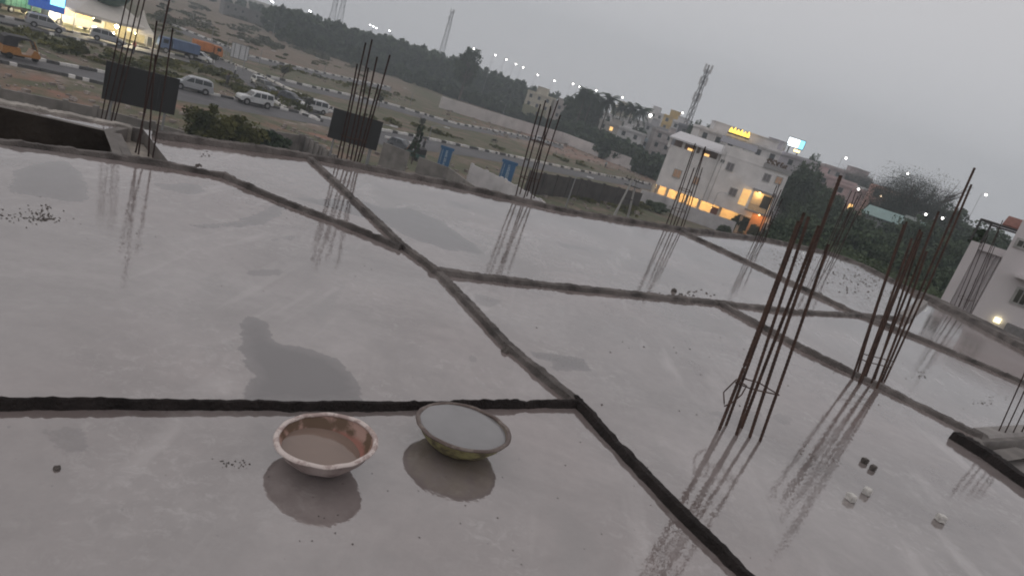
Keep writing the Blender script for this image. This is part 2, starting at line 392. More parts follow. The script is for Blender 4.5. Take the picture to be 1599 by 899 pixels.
ridge([(1064, 362), (1190, 421), (1260, 455), (1330, 488), (1450, 536), (1599, 600), (1760, 672)], .14, .055, 'mortar ridge in the far right half running parallel to the slab edge', jag=1.3)
ridge([(242, 214), (480, 246), (590, 268), (700, 289), (880, 330), (1060, 359), (1190, 374), (1295, 396), (1345, 414), (1440, 464)], .15, .07, 'dark mortar kerb along the far outer edge of the flooded slab', jag=1.5, zb=-.1, tw=.7)
ridge(None, .62, .11, 'broad concrete kerb on the right outer edge in front of the near white house', jag=1., zb=-.1, tw=.86, world=P([(1440, 462), (1520, 502), (1599, 543), (1720, 610)]))
ridge(None, .13, .03, 'rough concrete rim beyond the dark sunken pit at far left', jag=1.3, zb=-.5, tw=.95, m=mat('rim_concrete', (.36, .33, .30), .9, var=.5, scale=6, bump=.6), world=[U+d_*4.8, U, V_])
b = MB(); g = P([(1529, 677), (1760, 660)]); ridge(None, .17, .03, 'pale concrete beam bordering the small sunken bay at right', jag=.4, world=g, m=mat('pale_beam', (.27, .25, .24), .7, var=.3, scale=5, bump=.3))
ridge(None, .22, .10, 'short leaning concrete slab end near the right outer kerb', jag=.6, world=P([(1408, 500), (1440, 474)]), m=mat('pale_beam', (.27, .25, .24)))

# loose lumps
m_lump = mat('lump', (.13, .115, .105), .9, var=.5, scale=30, bump=.6)
def lump(p, s, label=None, name='mortar_lump', m=None, cube=False, rz=None):
    b = MB(); 
    if cube:
        b.box(-s*.5, s*.5, -s*.45, s*.45, 0, s*.8)
        o = b.build(name, m, bevel=s*.1)
    else:
        n = 7; prof = [(s*.05, 0), (s*.55, 0), (s*.5, s*.35), (s*.2, s*.6), (.001, s*.62)]
        b.lathe(prof, n); o = b.build(name, m or m_lump)
        for v in o.data.vertices: v.co += Vector([random.uniform(-.12, .12)*s for _ in range(3)])*(1 if v.co.z > 0 else .3)
    o.location = p; o.rotation_euler = (0, 0, random.uniform(0, 6) if rz is None else rz); return o
m_cb = mat('cover_block_concrete', (.66, .64, .61), .9, var=.3, scale=40, bump=.4)
for (px, py), lb in zip([(1327, 781), (1352, 771), (1362, 733), (1349, 722), (1467, 813)],
        ['pale concrete spacer block, nearest of the pair lying side by side', 'pale concrete spacer block just right of its twin, on the wet slab',
         'dark wet concrete spacer block at the end of the tied bars reflections', 'smallest dark block touching the crumbled lump near the tied bars', 'lone pale concrete spacer block lying apart at lower right']):
    tag(lump(at(px, py), .052 if py > 740 else .042, name='spacer_block', m=m_cb if py > 740 else m_lump, cube=True), lb, 'spacer block', 'small concrete spacer blocks on the slab')
tag(lump(at(788, 549), .05), 'small dark mortar lump beside the long diagonal ridge', 'mortar lump')
tag(lump(at(1052, 455), .06), 'dark mortar lump on the far side of the crossing ridge', 'mortar lump')
tag(lump(at(89, 732), .022), 'tiny dark mortar lump left of the pink bowl', 'mortar lump')
b = MB()
def crumbs(px, py, sx, sy, n, s0=.004, s1=.011):
    for _ in range(n):
        p = at(px+random.gauss(0, sx), py+random.gauss(0, sy)); s = random.uniform(s0, s1)
        vs = [(p.x+random.uniform(-s, s), p.y+random.uniform(-s, s), z) for z in (0, 0, 0, s*.8)]
        vs[0] = (p.x-s, p.y-s*.5, 0); vs[1] = (p.x+s, p.y-s*.6, 0); vs[2] = (p.x, p.y+s, 0)
        b.add(vs, [(0, 1, 3), (1, 2, 3), (2, 0, 3)])
crumbs(50, 337, 30, 6, 90, .003, .008); crumbs(70, 343, 9, 1.5, 40, .004, .009); crumbs(72, 325, 4, 2, 12, .004, .009); crumbs(365, 725, 14, 4, 30, .002, .005); crumbs(320, 243, 10, 3, 16); crumbs(310, 258, 4, 1.5, 12, .01, .02)
crumbs(1360, 430, 40, 16, 260, .01, .025); crumbs(1260, 400, 30, 10, 120, .01, .022); crumbs(1440, 585, 10, 4, 20); crumbs(1540, 625, 14, 5, 25); crumbs(1070, 460, 16, 3, 30, .008, .018)
crumbs(420, 340, 200, 60, 50, .002, .006); crumbs(1200, 560, 150, 60, 50, .004, .01); crumbs(700, 780, 200, 60, 40, .002, .005)
o = b.build('mortar_crumbs', m_lump, fix=False); struct(o, 'stuff'); o['label'] = 'dark mortar crumbs scattered over the wet slab'

# ------------------------------------------------------------------ reinforcement bars
m_rust = mat('rusty_steel', (.085, .047, .034), .75, metal=.15, var=.6, scale=14, bump=.5, bscale=90, col2=(.045, .028, .023))
m_rustd = mat('rusty_steel_dark', (.055, .032, .028), .75, metal=.2, var=.5, scale=20)
def rebar(parent, base, top, r, ribs):
    b = MB(); L = (top-base).length
    d = (top-base); bow = Vector((random.uniform(-1, 1), random.uniform(-1, 1), 0))*.008*L
    n = int(L/.013) if ribs else 10
    pts = [base+d*(i/n)+bow*math.sin(math.pi*i/n) for i in range(n+1)]
    rad = [r*(1.14 if (ribs and i % 2) else .96) for i in range(n+1)]
    b.tube(pts, rad, 7 if ribs else 6); return b.build('bar', m_rust if ribs else m_rustd, parent, smooth=True, fix=False)
def cluster(label, bars, r=.008, zb=0., ties=(), ribs=False, group='starter bars of the columns'):
    bases = [at(bx, by, zb) for bx, by, _, _ in bars]; c = sum(bases, Vector())/len(bases)
    t = thing('column_starter_bars', label, 'rebar cluster', c, 0, group)
    tops = []
    for bp_, (_, _, tx, ty) in zip(bases, bars):
        tp = above(bp_, tx, ty); tops.append(tp)
        rebar(t, bp_-c-Vector((0, 0, .02)), tp-c, r*random.uniform(.92, 1.1), ribs)
    for (h, idx) in ties:
        pts = []
        for k in idx:
            f = (h-zb)/(tops[k].z-zb); pts.append(bases[k].lerp(tops[k], f)-c)
        cen = sum(pts, Vector())/len(pts)
        pts = [p+(p-cen).normalized()*r*1.6+Vector((0, 0, random.uniform(-.01, .01))) for p in pts]
        b = MB(); b.tube(resample(pts+[pts[0]], .03)[:-1], r*.5, 5, closed=True); b.build('tie_ring', m_rust, t, fix=False)
    return t, c
# nearest cage, bars in two rows
t7, c7 = cluster('tallest rusty bars nearest the camera with a twisted loose stirrup', [
    (1123, 671, 1247, 345), (1134, 664, 1256, 332), (1150, 679, 1263, 338), (1158, 668, 1279, 352), (1171, 683, 1313, 274), (1187, 689, 1294, 381)], .0095, 0, [(.33, (0, 2, 5, 3, 1))], True)
b = MB(); z = .34
hx = [(1131, 634), (1130, 612), (1150, 592), (1166, 602), (1158, 616), (1144, 628)]
b.tube(resample([above(at(1123, 671), *p)-c7 for p in hx], .02), .0045, 5, closed=True); b.build('loose_stirrup', m_rust, t7, fix=False)
cluster('rusty bar cage with a square tie, second from the camera', [
    (1331, 592, 1412, 350), (1338, 586, 1416, 346), (1345, 597, 1437, 358), (1352, 588, 1434, 374), (1360, 600, 1466, 330), (1366, 592, 1440, 362), (1374, 603, 1522, 262), (1381, 596, 1517, 288), (1341, 600, 1424, 372), (1369, 606, 1447, 392)], .0105, 0, [(.22, (0, 2, 6, 7, 1))], True)
cluster('dense dark bars standing on the crossing ridge edge before the lit white building', [
    (1040, 352, 1086, 224), (1047, 350, 1087, 228), (1050, 357, 1084, 262), (1056, 353, 1101, 230), (1062, 358, 1102, 229), (1067, 355, 1097, 262)], .0115, 0, [(.35, (0, 2, 4, 3, 1)), (.75, (0, 2, 4, 3, 1))])
cluster('brown bars on the far edge in front of the blue banner and dirt field', [
    (806, 304, 844, 163), (812, 302, 852, 157), (818, 309, 860, 170), (823, 305, 872, 156), (829, 312, 860, 166), (834, 308, 875, 180)], .0115, 0, [(.3, (0, 2, 4, 5, 1)), (.9, (0, 2, 4, 5, 1))])
cluster('rusty bars rising in front of the smaller black hoarding', [
    (527, 246, 558, 100), (533, 248, 571, 67), (541, 250, 581, 62), (548, 249, 575, 106), (553, 254, 589, 89), (561, 256, 609, 86), (558, 252, 591, 132)], .0115, 0, [(.3, (0, 2, 5, 6, 1))])
cluster('tall rusty bars beside the sunken pit crossing the larger black hoarding', [
    (211, 240, 270, -25), (216, 243, 245, 33), (232, 246, 243, 86), (238, 248, 270, 44)], .0085, -.14)
cluster('tall paired bars at upper left leaving the top of the picture', [
    (153, 210, 212, -60), (158, 211, 218, -60), (168, 214, 232, -60), (172, 215, 240, -60)], .0085, -.5)
cluster('short dark bars at the far edge against the lit porch', [
    (1178, 376, 1213, 290), (1184, 378, 1220, 296), (1190, 380, 1222, 310), (1195, 376, 1207, 330), (1187, 382, 1217, 288), (1181, 380, 1210, 302)], .0115, 0)
cluster('faint thin bars on the far edge beyond the tallest bars', [
    (1284, 398, 1330, 298), (1290, 402, 1340, 306), (1296, 400, 1345, 304), (1302, 404, 1352, 312), (1308, 402, 1338, 330), (1293, 396, 1326, 330), (1299, 406, 1336, 300), (1287, 404, 1322, 318)], .0115, 0)
cluster('slender dark bars in front of the near white house', [
    (1489, 480, 1534, 372), (1494, 484, 1543, 366), (1498, 478, 1540, 372), (1503, 486, 1566, 344), (1508, 480, 1560, 360), (1515, 488, 1553, 385)], .0085, 0, [(.28, (0, 1, 5, 3, 2))])
cluster('thin bars at the right edge inside the small sunken bay', [
    (1548, 700, 1610, 560), (1557, 702, 1618, 570), (1570, 702, 1640, 560), (1583, 700, 1650, 560), (1594, 700, 1660, 560)], .0065, -.16)

# ------------------------------------------------------------------ bowls
def bowl_outer(Rr, h, rb): return [(.0001, 0), (rb*.9, 0), (rb, .004), (rb+(Rr-rb)*.42, h*.28), (rb+(Rr-rb)*.75, h*.6), (Rr*.955, h*.93), (Rr*.985, h*.965), (Rr, h*.97), (Rr*1.0, h*1.0), (Rr*.97, h*1.01)]
def bowl_inner(Rr, h, rb): return [(Rr*.97, h*1.01), (Rr*.94, h*.93), (rb+(Rr-rb)*.70, h*.58), (rb+(Rr-rb)*.38, h*.27), (rb*.93, .012), (.0001, .008)]
def bowl_mat(name, base, stain, s, rough=.6, thr=(.48, .56), tint=None):
    m = bpy.data.materials.new(name); m.use_nodes = True; t = m.node_tree; b = t.nodes['Principled BSDF']; N = t.nodes.new; L = t.links.new
    co = N('ShaderNodeTexCoord'); n = N('ShaderNodeTexNoise'); n.inputs['Scale'].default_value = s; n.inputs['Detail'].default_value = 6; n.inputs['Roughness'].default_value = .6; n.inputs['Distortion'].default_value = .25
    L(co.outputs['Object'], n.inputs[0]); r = N('ShaderNodeValToRGB'); r.color_ramp.elements[0].position = thr[0]; r.color_ramp.elements[1].position = thr[1]
    r.color_ramp.elements[0].color = (*base, 1); r.color_ramp.elements[1].color = (*stain, 1); L(n.outputs[0], r.inputs[0])
    out = r.outputs[0]
    if tint:                                       # a paint band of its own height on the bowl
        z = N('ShaderNodeSeparateXYZ'); L(co.outputs['Object'], z.inputs[0])
        a = N('ShaderNodeMath'); a.operation = 'MULTIPLY_ADD'; a.inputs[1].default_value = .05; L(n.outputs[0], a.inputs[0]); L(z.outputs['Z'], a.inputs[2])
        rr = N('ShaderNodeValToRGB'); rr.color_ramp.elements[0].position = tint[1]; rr.color_ramp.elements[1].position = tint[1]+.012
        rr.color_ramp.elements[0].color = (*tint[0], 1); rr.color_ramp.elements[1].color = (0, 0, 0, 1); L(a.outputs[0], rr.inputs[0])
        fa = N('ShaderNodeValToRGB'); fa.color_ramp.elements[0].position = tint[1]; fa.color_ramp.elements[1].position = tint[1]+.012; fa.color_ramp.elements[0].color = (1, 1, 1, 1); fa.color_ramp.elements[1].color = (0, 0, 0, 1); L(a.outputs[0], fa.inputs[0])
        mx = N('ShaderNodeMix'); mx.data_type = 'RGBA'; L(fa.outputs[0], mx.inputs[0]); L(out, mx.inputs[6]); mx.inputs[7].default_value = (*tint[0], 1); out = mx.outputs[2]
    L(out, b.inputs['Base Color']); b.inputs['Roughness'].default_value = rough
    bp = N('ShaderNodeBump'); bp.inputs['Strength'].default_value = .35; bp.inputs['Distance'].default_value = .004; L(n.outputs[0], bp.inputs['Height']); L(bp.outputs[0], b.inputs['Normal'])
    return m
def milky(name, col, rough=.05):
    return mat(name, col, rough, var=.12, scale=5, bump=.04, bscale=12, detail=3)
def make_bowl(label, rim_px, width_px, h, m_out, m_in, m_rim, level, m_water, tilt, rbf=.47, z_lift=0.):
    c = at(*rim_px, h+z_lift); dist = (c-Vector((0, 0, H_))).dot(fwd); Rr = width_px*dist/F_/2; rb = Rr*rbf
    t = thing('mixing_bowl', label, 'bowl', (c.x, c.y, z_lift)); t.rotation_euler = tilt
    MB().lathe(bowl_outer(Rr, h, rb), 72).build('outer_shell', m_out, t, smooth=True)
    MB().lathe(bowl_inner(Rr, h, rb), 72).build('inner_wall', m_in, t, smooth=True)
    prof = [(Rr*.975+.011*math.cos(a), h*.995+.0075*math.sin(a)) for a in np.linspace(0, 2*math.pi, 13)]
    o = MB().lathe(prof, 72).build('rolled_rim', m_rim, t, smooth=True)
    for v in o.data.vertices: v.co.z += .0018*math.sin(v.co.x*60+v.co.y*37)
    # water stays level whatever the bowl's tilt
    lv = h*level; rr = np.interp(lv, [z for r, z in reversed(bowl_inner(Rr, h, rb))], [r for r, z in reversed(bowl_inner(Rr, h, rb))])*.996
    inv_t = t.rotation_euler.to_matrix().inverted(); n = 64
    vs = [(0, 0, lv)]; up = inv_t @ Vector((0, 0, 1))
    for i in range(n):
        a = 2*math.pi*i/n; x, y = math.cos(a), math.sin(a); zz = lv-(up.x*x+up.y*y)/up.z*rr
        rx = np.interp(zz, [z for r, z in reversed(bowl_inner(Rr, h, rb))], [r for r, z in reversed(bowl_inner(Rr, h, rb))])*.998
        vs.append((x*rx, y*rx, lv-(up.x*x+up.y*y)/up.z*rx))
    MB().add(vs, [(0, 1+i, 1+(i+1) % n) for i in range(n)]).build('water', m_water, t, smooth=True)
    ph = random.uniform(0, 6)
    for o in ALLKIDS(t):
        for v in o.data.vertices:
            a = math.atan2(v.co.y, v.co.x); k = 1+.013*math.sin(2*a+ph)+.006*math.sin(5*a+ph*2)+.003*math.sin(11*a); v.co.x *= k; v.co.y *= k
            if o.name.startswith(('outer', 'inner')): v.co.z += .0018*math.sin(a*7+v.co.z*60)
    return t, Rr
mo = bowl_mat('pink_bowl_outside', (.50, .43, .41), (.24, .18, .17), 9, .7, (.40, .66))
mi = bowl_mat('pink_bowl_inside', (.38, .24, .20), (.12, .07, .04), 10, .5, (.46, .56), tint=((.30, .125, .095), .078))
mr = bowl_mat('pink_bowl_rim', (.60, .52, .49), (.38, .29, .27), 18, .6)
make_bowl('pink plaster coated bowl with brown stains and a little cloudy water', (516, 686), 156, .112, mo, mi, mr, .50, milky('cloudy_water', (.25, .185, .155)), (R(-2), R(-7), .4), z_lift=.006)
mo = bowl_mat('yellow_bowl_outside', (.33, .31, .14), (.11, .09, .055), 14, .55, (.46, .62))
mi = bowl_mat('yellow_bowl_inside', (.20, .16, .12), (.08, .06, .04), 13, .5)
mr = bowl_mat('yellow_bowl_rim', (.10, .07, .06), (.20, .165, .14), 22, .45, (.5, .7))
make_bowl('yellow green bowl with a brown rim brimming with milky grey water', (726, 666), 150, .115, mo, mi, mr, .93, milky('milky_water', (.25, .245, .25)), (R(-2.5), R(1.5), 1.4))

# ================================================================== the ground beyond
def terrain():
    xs = np.concatenate([np.linspace(-3500, -420, 22), np.linspace(-400, 420, 330), np.linspace(440, 3500, 22)])
    ys = np.concatenate([np.linspace(-600, -20, 10), np.linspace(0, 460, 230), np.linspace(480, 4500, 30)])
    X, Y = np.meshgrid(xs, ys)
    Z = np.full(X.shape, GZ) + rise(X, Y)
    nx = X.shape[1]; J, I = np.meshgrid(np.arange(X.shape[0]-1), np.arange(nx-1), indexing='ij'); J = J.ravel(); I = I.ravel()
    q = np.stack([J*nx+I, J*nx+I+1, (J+1)*nx+I+1, (J+1)*nx+I], 1)
    me = bpy.data.meshes.new('ground'); me.vertices.add(X.size); me.vertices.foreach_set('co', np.stack([X.ravel(), Y.ravel(), Z.ravel()], 1).ravel().astype(np.float32))
    me.loops.add(q.size); me.loops.foreach_set('vertex_index', q.ravel().astype(np.int32)); me.polygons.add(len(q)); me.polygons.foreach_set('loop_start', np.arange(0, q.size, 4, dtype=np.int32)); me.update(calc_edges=True)
    def px(poly): return [gd(*p).xy for p in poly]
    green = np.zeros(X.shape); red = np.zeros(X.shape); pale = np.zeros(X.shape)
    for arr, polys in ((green, [[(180, -40), (430, 8), (640, 118), (640, 152), (390, 86), (250, 48)], [(340, 105), (455, 150), (480, 178), (330, 140), (250, 100), (230, 85)], [(610, 175), (760, 215), (1000, 270), (1010, 283), (840, 255), (600, 200)], [(400, 95), (640, 155), (640, 168), (440, 120)], [(0, 45), (160, 85), (290, 120), (280, 140), (150, 105), (0, 72)], [(880, 210), (1030, 260), (1030, 270), (900, 235)]]),
                       (red, [[(0, 105), (160, 140), (150, 200), (0, 165)], [(380, 180), (540, 215), (540, 250), (400, 215)], [(690, 175), (860, 195), (1030, 270), (1020, 284), (850, 240), (700, 190)], [(240, 140), (330, 165), (290, 200), (230, 180)]]),
                       (pale, [[(0, 95), (165, 132), (165, 142), (0, 110)], [(430, 175), (560, 205), (550, 215), (430, 190)], [(760, 195), (1000, 265), (1000, 275), (760, 210)]])):
        for pp in polys: arr[:] = np.maximum(arr, np.clip(sdf(px(pp), X, Y)/3+.5, 0, 1))
    for nm, arr in (('green', green), ('red', red), ('pale', pale)):
        a = me.attributes.new(nm, 'FLOAT', 'POINT'); a.data.foreach_set('value', arr.ravel().astype(np.float32))
    m = bpy.data.materials.new('dusty_ground'); m.use_nodes = True; t = m.node_tree; b = t.nodes['Principled BSDF']; N = t.nodes.new; L = t.links.new
    co = N('ShaderNodeTexCoord')
    def noise(s, det=6, ro=.6):
        n = N('ShaderNodeTexNoise'); n.inputs['Scale'].default_value = s; n.inputs['Detail'].default_value = det; n.inputs['Roughness'].default_value = ro; L(co.outputs['Object'], n.inputs[0]); return n.outputs[0]
    def ramp(x, a, z, c0=(0, 0, 0), c1=(1, 1, 1)):
        r = N('ShaderNodeValToRGB'); r.color_ramp.elements[0].position = a; r.color_ramp.elements[1].position = z; r.color_ramp.elements[0].color = (*c0, 1); r.color_ramp.elements[1].color = (*c1, 1); L(x, r.inputs[0]); return r.outputs[0]
    def mul(a, bb):
        n = N('ShaderNodeMath'); n.operation = 'MULTIPLY'; L(a, n.inputs[0]); L(bb, n.inputs[1]); return n.outputs[0]
    def mix(f, a, bb):
        n = N('ShaderNodeMix'); n.data_type = 'RGBA'; L(f, n.inputs[0])
        for s, k in ((6, a), (7, bb)):
            if isinstance(k, tuple): n.inputs[s].default_value = (*k, 1)
            else: L(k, n.inputs[s])
        return n.outputs[2]
    def at_(n): a = N('ShaderNodeAttribute'); a.attribute_name = n; return a.outputs['Fac']
    base = ramp(noise(.11), .35, .68, (.24, .18, .15), (.16, .15, .11))
    base = mix(ramp(noise(.6, 8, .7), .5, .7), base, (.27, .215, .185))
    base = mix(mul(at_('red'), ramp(noise(.25), .35, .6)), base, (.30, .175, .135))
    base = mix(mul(at_('green'), ramp(noise(.35, 7), .38, .56)), base, (.13, .135, .09))
    base = mix(mul(at_('pale'), ramp(noise(.7, 7), .45, .6)), base, (.34, .28, .25))
    base = mix(ramp(noise(1.6, 8, .75), .60, .68), base, (.40, .35, .32))
    base = mix(ramp(noise(1.1, 8, .75), .63, .70), base, (.07, .065, .05))
    L(base, b.inputs['Base Color']); b.inputs['Roughness'].default_value = .95; b.inputs['Specular IOR Level'].default_value = .1
    bp = N('ShaderNodeBump'); bp.inputs['Distance'].default_value = .4; bp.inputs['Strength'].default_value = .7; L(noise(.9, 8, .7), bp.inputs['Height']); L(bp.outputs[0], b.inputs['Normal'])
    me.materials.append(m); o = bpy.data.objects.new('ground', me); COL.objects.link(o); struct(o)
def rise(X, Y):                                   # the land climbs a little beyond 260 m, more to the right
    d = np.hypot(X, Y); az = np.arctan2(X, Y)
    k = np.clip((d-230)/400, 0, 1); k = k*k*(3-2*k)
    return k*(6+14*np.clip((az-.1)/.5, 0, 1))
def gz(x, y): return GZ+float(rise(np.array(x), np.array(y)))
terrain()
m_asph = mat('asphalt', (.115, .112, .118), .75, var=.3, scale=.5, bump=.3, bscale=6)
def road(upper, lower, dz=.012):
    def rs(pts): return resample([gd(*p).xy for p in pts], 2.)
    a, c = rs(upper), rs(lower); n = max(len(a), len(c)); b = MB()
    def pick(l, f): k = f*(len(l)-1); i = min(int(k), len(l)-2); return l[i].lerp(l[i+1], k-i)
    vs = []
    for i in range(n):
        p, q = pick(a, i/(n-1)), pick(c, i/(n-1)); vs += [(p.x, p.y, GZ+dz), (q.x, q.y, GZ+dz)]
    b.add(vs, [(2*i, 2*i+1, 2*i+3, 2*i+2) for i in range(n-1)])
    return struct(b.build('road', m_asph))
U1 = [(-80, 66), (0, 84), (51, 94), (161, 115), (330, 149), (423, 168), (483, 181), (560, 197)]
L1 = [(-80, 82), (0, 98), (72, 112), (160, 132), (278, 157), (387, 176), (496, 195), (560, 210)]
U0 = [(-80, 8), (0, 27), (37, 35), (96, 49), (143, 58), (239, 79), (330, 100)]
L0 = [(-80, 17), (0, 37), (90, 57), (180, 74), (260, 92), (330, 108)]
U2 = [(330, 88), (399, 115), (468, 149), (530, 175)]
L2 = [(320, 100), (374, 127), (418, 150), (482, 181)]
U3 = [(418, 121), (480, 136), (605, 163), (710, 194), (829, 216), (880, 228)]
L3 = [(418, 127), (480, 143), (605, 170), (710, 200), (829, 221), (880, 233)]
U4 = [(560, 197), (595, 205), (645, 214), (729, 231), (900, 267), (1017, 289)]
L4 = [(560, 214), (600, 228), (650, 234), (729, 244), (900, 276), (1017, 297)]
U5 = [(268, 40), (390, 89), (480, 110), (611, 138)]
L5 = [(266, 46), (390, 95), (480, 116), (611, 143)]
for i, (a, c) in enumerate([(U1, L1), (U0, L0), (U2, L2), (U3, L3), (U4, L4), (U5, L5)]): road(a, c, .012+.005*i)
m_kerb = mat('kerb_paint', (.78, .76, .74), .8, var=.25, scale=1.2)
m_kerbd = mat('kerb_black', (.10, .10, .10), .85, var=.3, scale=1.5)
def kerb(line, side, on=1.0, off=1.0, h=.26, w_=.38, name='kerb', miss=.06, close=False):
    pts = resample([gd(*p).xy for p in line], .5); b = MB(); d = MB(); acc = 0.
    for i in range(len(pts)-1):
        p, q = pts[i], pts[i+1]; L = (q-p).length; t = (q-p).normalized(); n = Vector((-t.y, t.x))*side; acc += L
        tgt = b if (acc % (on+off)) < on else d
        if random.random() < miss: tgt = d
        g = .0 if close else .03; hh = h*random.uniform(.92, 1.05)
        p2, q2 = p+t*g, q
        P4 = [p2, q2, q2+n*w_, p2+n*w_]
        tgt.slabpoly([(v.x, v.y) for v in P4], GZ-.1, GZ+hh)
    struct(b.build('kerb_painted', m_kerb)); struct(d.build('kerb_plain', m_kerbd))
kerb(U1, 1, 1.4, 1.4); kerb(L1[:4], -1, 1.2, 3.0, miss=.3); kerb(U0, 1, 1.2, 1.4); kerb(L0, -1, .6, 2.5, miss=.4)
kerb(U2, 1, 2.4, .6); kerb([(418, 150), (440, 160), (500, 190), (470, 178)], 1, 1.5, 1.)
kerb(U3, 1, 2.2, 1.0, h=.36, w_=.6); kerb(U4, 1, 2.4, .9, h=.36, w_=.5); kerb(U5, 1, 2.5, 1.0, h=.35, w_=.6); kerb([(602, 216), (644, 226)], 1, 3, .5)
kerb([(483, 181), (450, 172), (431, 160), (520, 176)], 1, 2, .6)
# loose stones and litter in the dirt
b = MB()
def stones(poly, n, s0, s1):
    ps = [gd(*p).xy for p in poly]; x0, x1 = min(p.x for p in ps), max(p.x for p in ps); y0, y1 = min(p.y for p in ps), max(p.y for p in ps); k = 0
    while k < n:
        x, y = random.uniform(x0, x1), random.uniform(y0, y1)
        if not inside(ps, np.array([x]), np.array([y]))[0]: k += .2; continue
        s = random.uniform(s0, s1); h = s*random.uniform(.3, .8); r = random.uniform(0, 6)
        vs = [(x+s*math.cos(r+a)*random.uniform(.6, 1), y+s*math.sin(r+a)*random.uniform(.6, 1), z) for z, k_ in ((GZ-.05, 1), (GZ+h, .6)) for a in (0, 1.5, 3.1, 4.7)]
        b.add(vs, [(4, 5, 6, 7), (0, 1, 5, 4), (1, 2, 6, 5), (2, 3, 7, 6), (3, 0, 4, 7)]); k += 1
stones([(0, 105), (160, 138), (290, 170), (560, 215), (560, 250), (300, 215), (0, 160)], 260, .08, .35)
stones([(340, 150), (480, 180), (430, 150), (350, 120)], 60, .1, .4); stones([(690, 160), (1020, 262), (1020, 284), (690, 188)], 340, .15, .7)
stones([(0, 45), (290, 110), (290, 138), (0, 80)], 150, .08, .35); stones([(560, 230), (1000, 300), (1000, 340), (560, 280)], 260, .1, .5); stones([(400, 95), (640, 150), (640, 165), (420, 118)], 70, .1, .5)
o = b.build('rubble', mat('rubble_stone', (.36, .31, .28), .95, var=.5, scale=.8, col2=(.12, .10, .09)), fix=False); struct(o, 'stuff'); o['label'] = 'loose rubble and litter on the open dirt'

# ------------------------------------------------------------------ vegetation
def leaf_mat(name, c, c2):
    m = mat(name, c, .9, var=.4, scale=.35, col2=c2, spec=.1, detail=8, thr=(.38, .62)); return m
m_leaf = leaf_mat('leaf_dark', (.075, .10, .06), (.035, .055, .035)); m_leaf2 = leaf_mat('leaf_olive', (.13, .125, .045), (.055, .065, .03)); m_leaf3 = leaf_mat('leaf_grey', (.09, .10, .085), (.05, .06, .05))
m_leafp = leaf_mat('leaf_pale', (.11, .14, .085), (.06, .08, .045))
m_bark = mat('bark', (.11, .09, .075), .9, var=.4, scale=4)
def crown_quads(r, clumps, per, leaf, shape=(1, 1, .8), zc=0., seed=0, hollow=.45):
    g = np.random.default_rng(seed); out = []
    d = g.normal(size=(clumps, 3)); d /= np.linalg.norm(d, axis=1)[:, None]
    c = d*(g.uniform(hollow, 1, clumps)**.6)[:, None]*r*np.array(shape)*g.uniform(.75, 1.05, clumps)[:, None]
    cr_ = r*g.uniform(.16, .34, clumps)
    P_ = np.repeat(c, per, 0)+np.clip(g.normal(size=(clumps*per, 3)), -1.35, 1.35)*np.repeat(cr_, per)[:, None]*.5
    n = len(P_); a = g.normal(size=(n, 3)); a /= np.linalg.norm(a, axis=1)[:, None]; b_ = np.cross(a, g.normal(size=(n, 3))); b_ /= np.linalg.norm(b_, axis=1)[:, None]
    s = (leaf*g.uniform(.5, 1.3, n))[:, None]; P_[:, 2] += zc
    return np.stack([P_-a*s-b_*s*.5, P_+a*s-b_*s*.4, P_+a*s*.8+b_*s*.5, P_-a*s*.9+b_*s*.5], 1)
def tree_proto(label, H, Rr, m, seed, clumps=60, per=34, leaf=.28, shape=(1, 1, .8), trunk=.5, cat='tree', hollow=.45, name='broadleaf_tree', twigs=3):
    t = thing(name, label, cat)
    zc = H-Rr*shape[2]
    quadmesh('crown', crown_quads(Rr, clumps, per, leaf, shape, zc, seed, hollow), m, t)
    g = random.Random(seed); b = MB(); b.tube([(0, 0, -.5), (.1, 0, H*.25), (-.1, .1, zc), (0, 0, H*.85)], [H*.028, H*.022, H*.015, .03], 7)
    for i in range(7):
        a = g.uniform(0, 6.3); z0 = g.uniform(H*.25, zc); e = Vector((math.cos(a)*Rr*.75*shape[0], math.sin(a)*Rr*.75, g.uniform(zc, H*.9)))
        b.tube([(0, 0, z0), Vector((0, 0, z0)).lerp(e, .5)+Vector((0, 0, -.3)), e], [H*.012, H*.008, .02], 5)
        for k in range(twigs):
            s0 = Vector((0, 0, z0)).lerp(e, g.uniform(.3, .95)); dv = (s0-Vector((0, 0, zc-Rr*.4))).normalized()+Vector((g.uniform(-.6, .6), g.uniform(-.6, .6), g.uniform(-.3, .6))); b.bar(s0, s0+dv*g.uniform(.6, 1.7), .028, .012, 4)
    b.build('trunk', m_bark, t, fix=False); return t
def put(o, x, y, label=None, s=1., rz=None):
    o.location = (x, y, gz(x, y)); o.scale = (s, s, s) if not hasattr(s, '__len__') else s; o.rotation_euler[2] = random.uniform(0, 6) if rz is None else rz
    if label: o['label'] = label
# placing a tree: seen top pixel, distance -> height
def tree_at(proto, px, py, dist, label, wid=1., first=False, Hp=10.):
    p = away(px, py, dist); z0 = gz(p.x, p.y); s = max(.2, (p.z-z0)/Hp)
    o = proto if first else dup(proto, (0, 0, 0))
    put(o, p.x, p.y, label, (s*wid, s*wid, s)); return o
TA = tree_proto('', 10, 4.3, m_leaf, 3, 130, 80, .19)
TB = tree_proto('', 10, 4.2, m_leaf3, 5, 460, 190, .036, (1, 1, .85), hollow=.15, twigs=34)
TC = tree_proto('', 10, 2.4, m_leaf, 9, 80, 60, .16, (1, 1, 1.6), name='tall_tree')
gt = 'trees beyond the slab'
for t in (TA, TB, TC): t['group'] = gt
tree_at(TB, 1442, 268, 135, 'big round bare-twigged tree standing high against the sky at right', .95, True)
tree_at(TC, 741, 70, 250, 'tall dark layered tree rising above the wood against the sky', .95, True)
tree_at(TA, 1268, 262, 138, 'dark bushy tree against the right wall of the lit white building', .72, True)
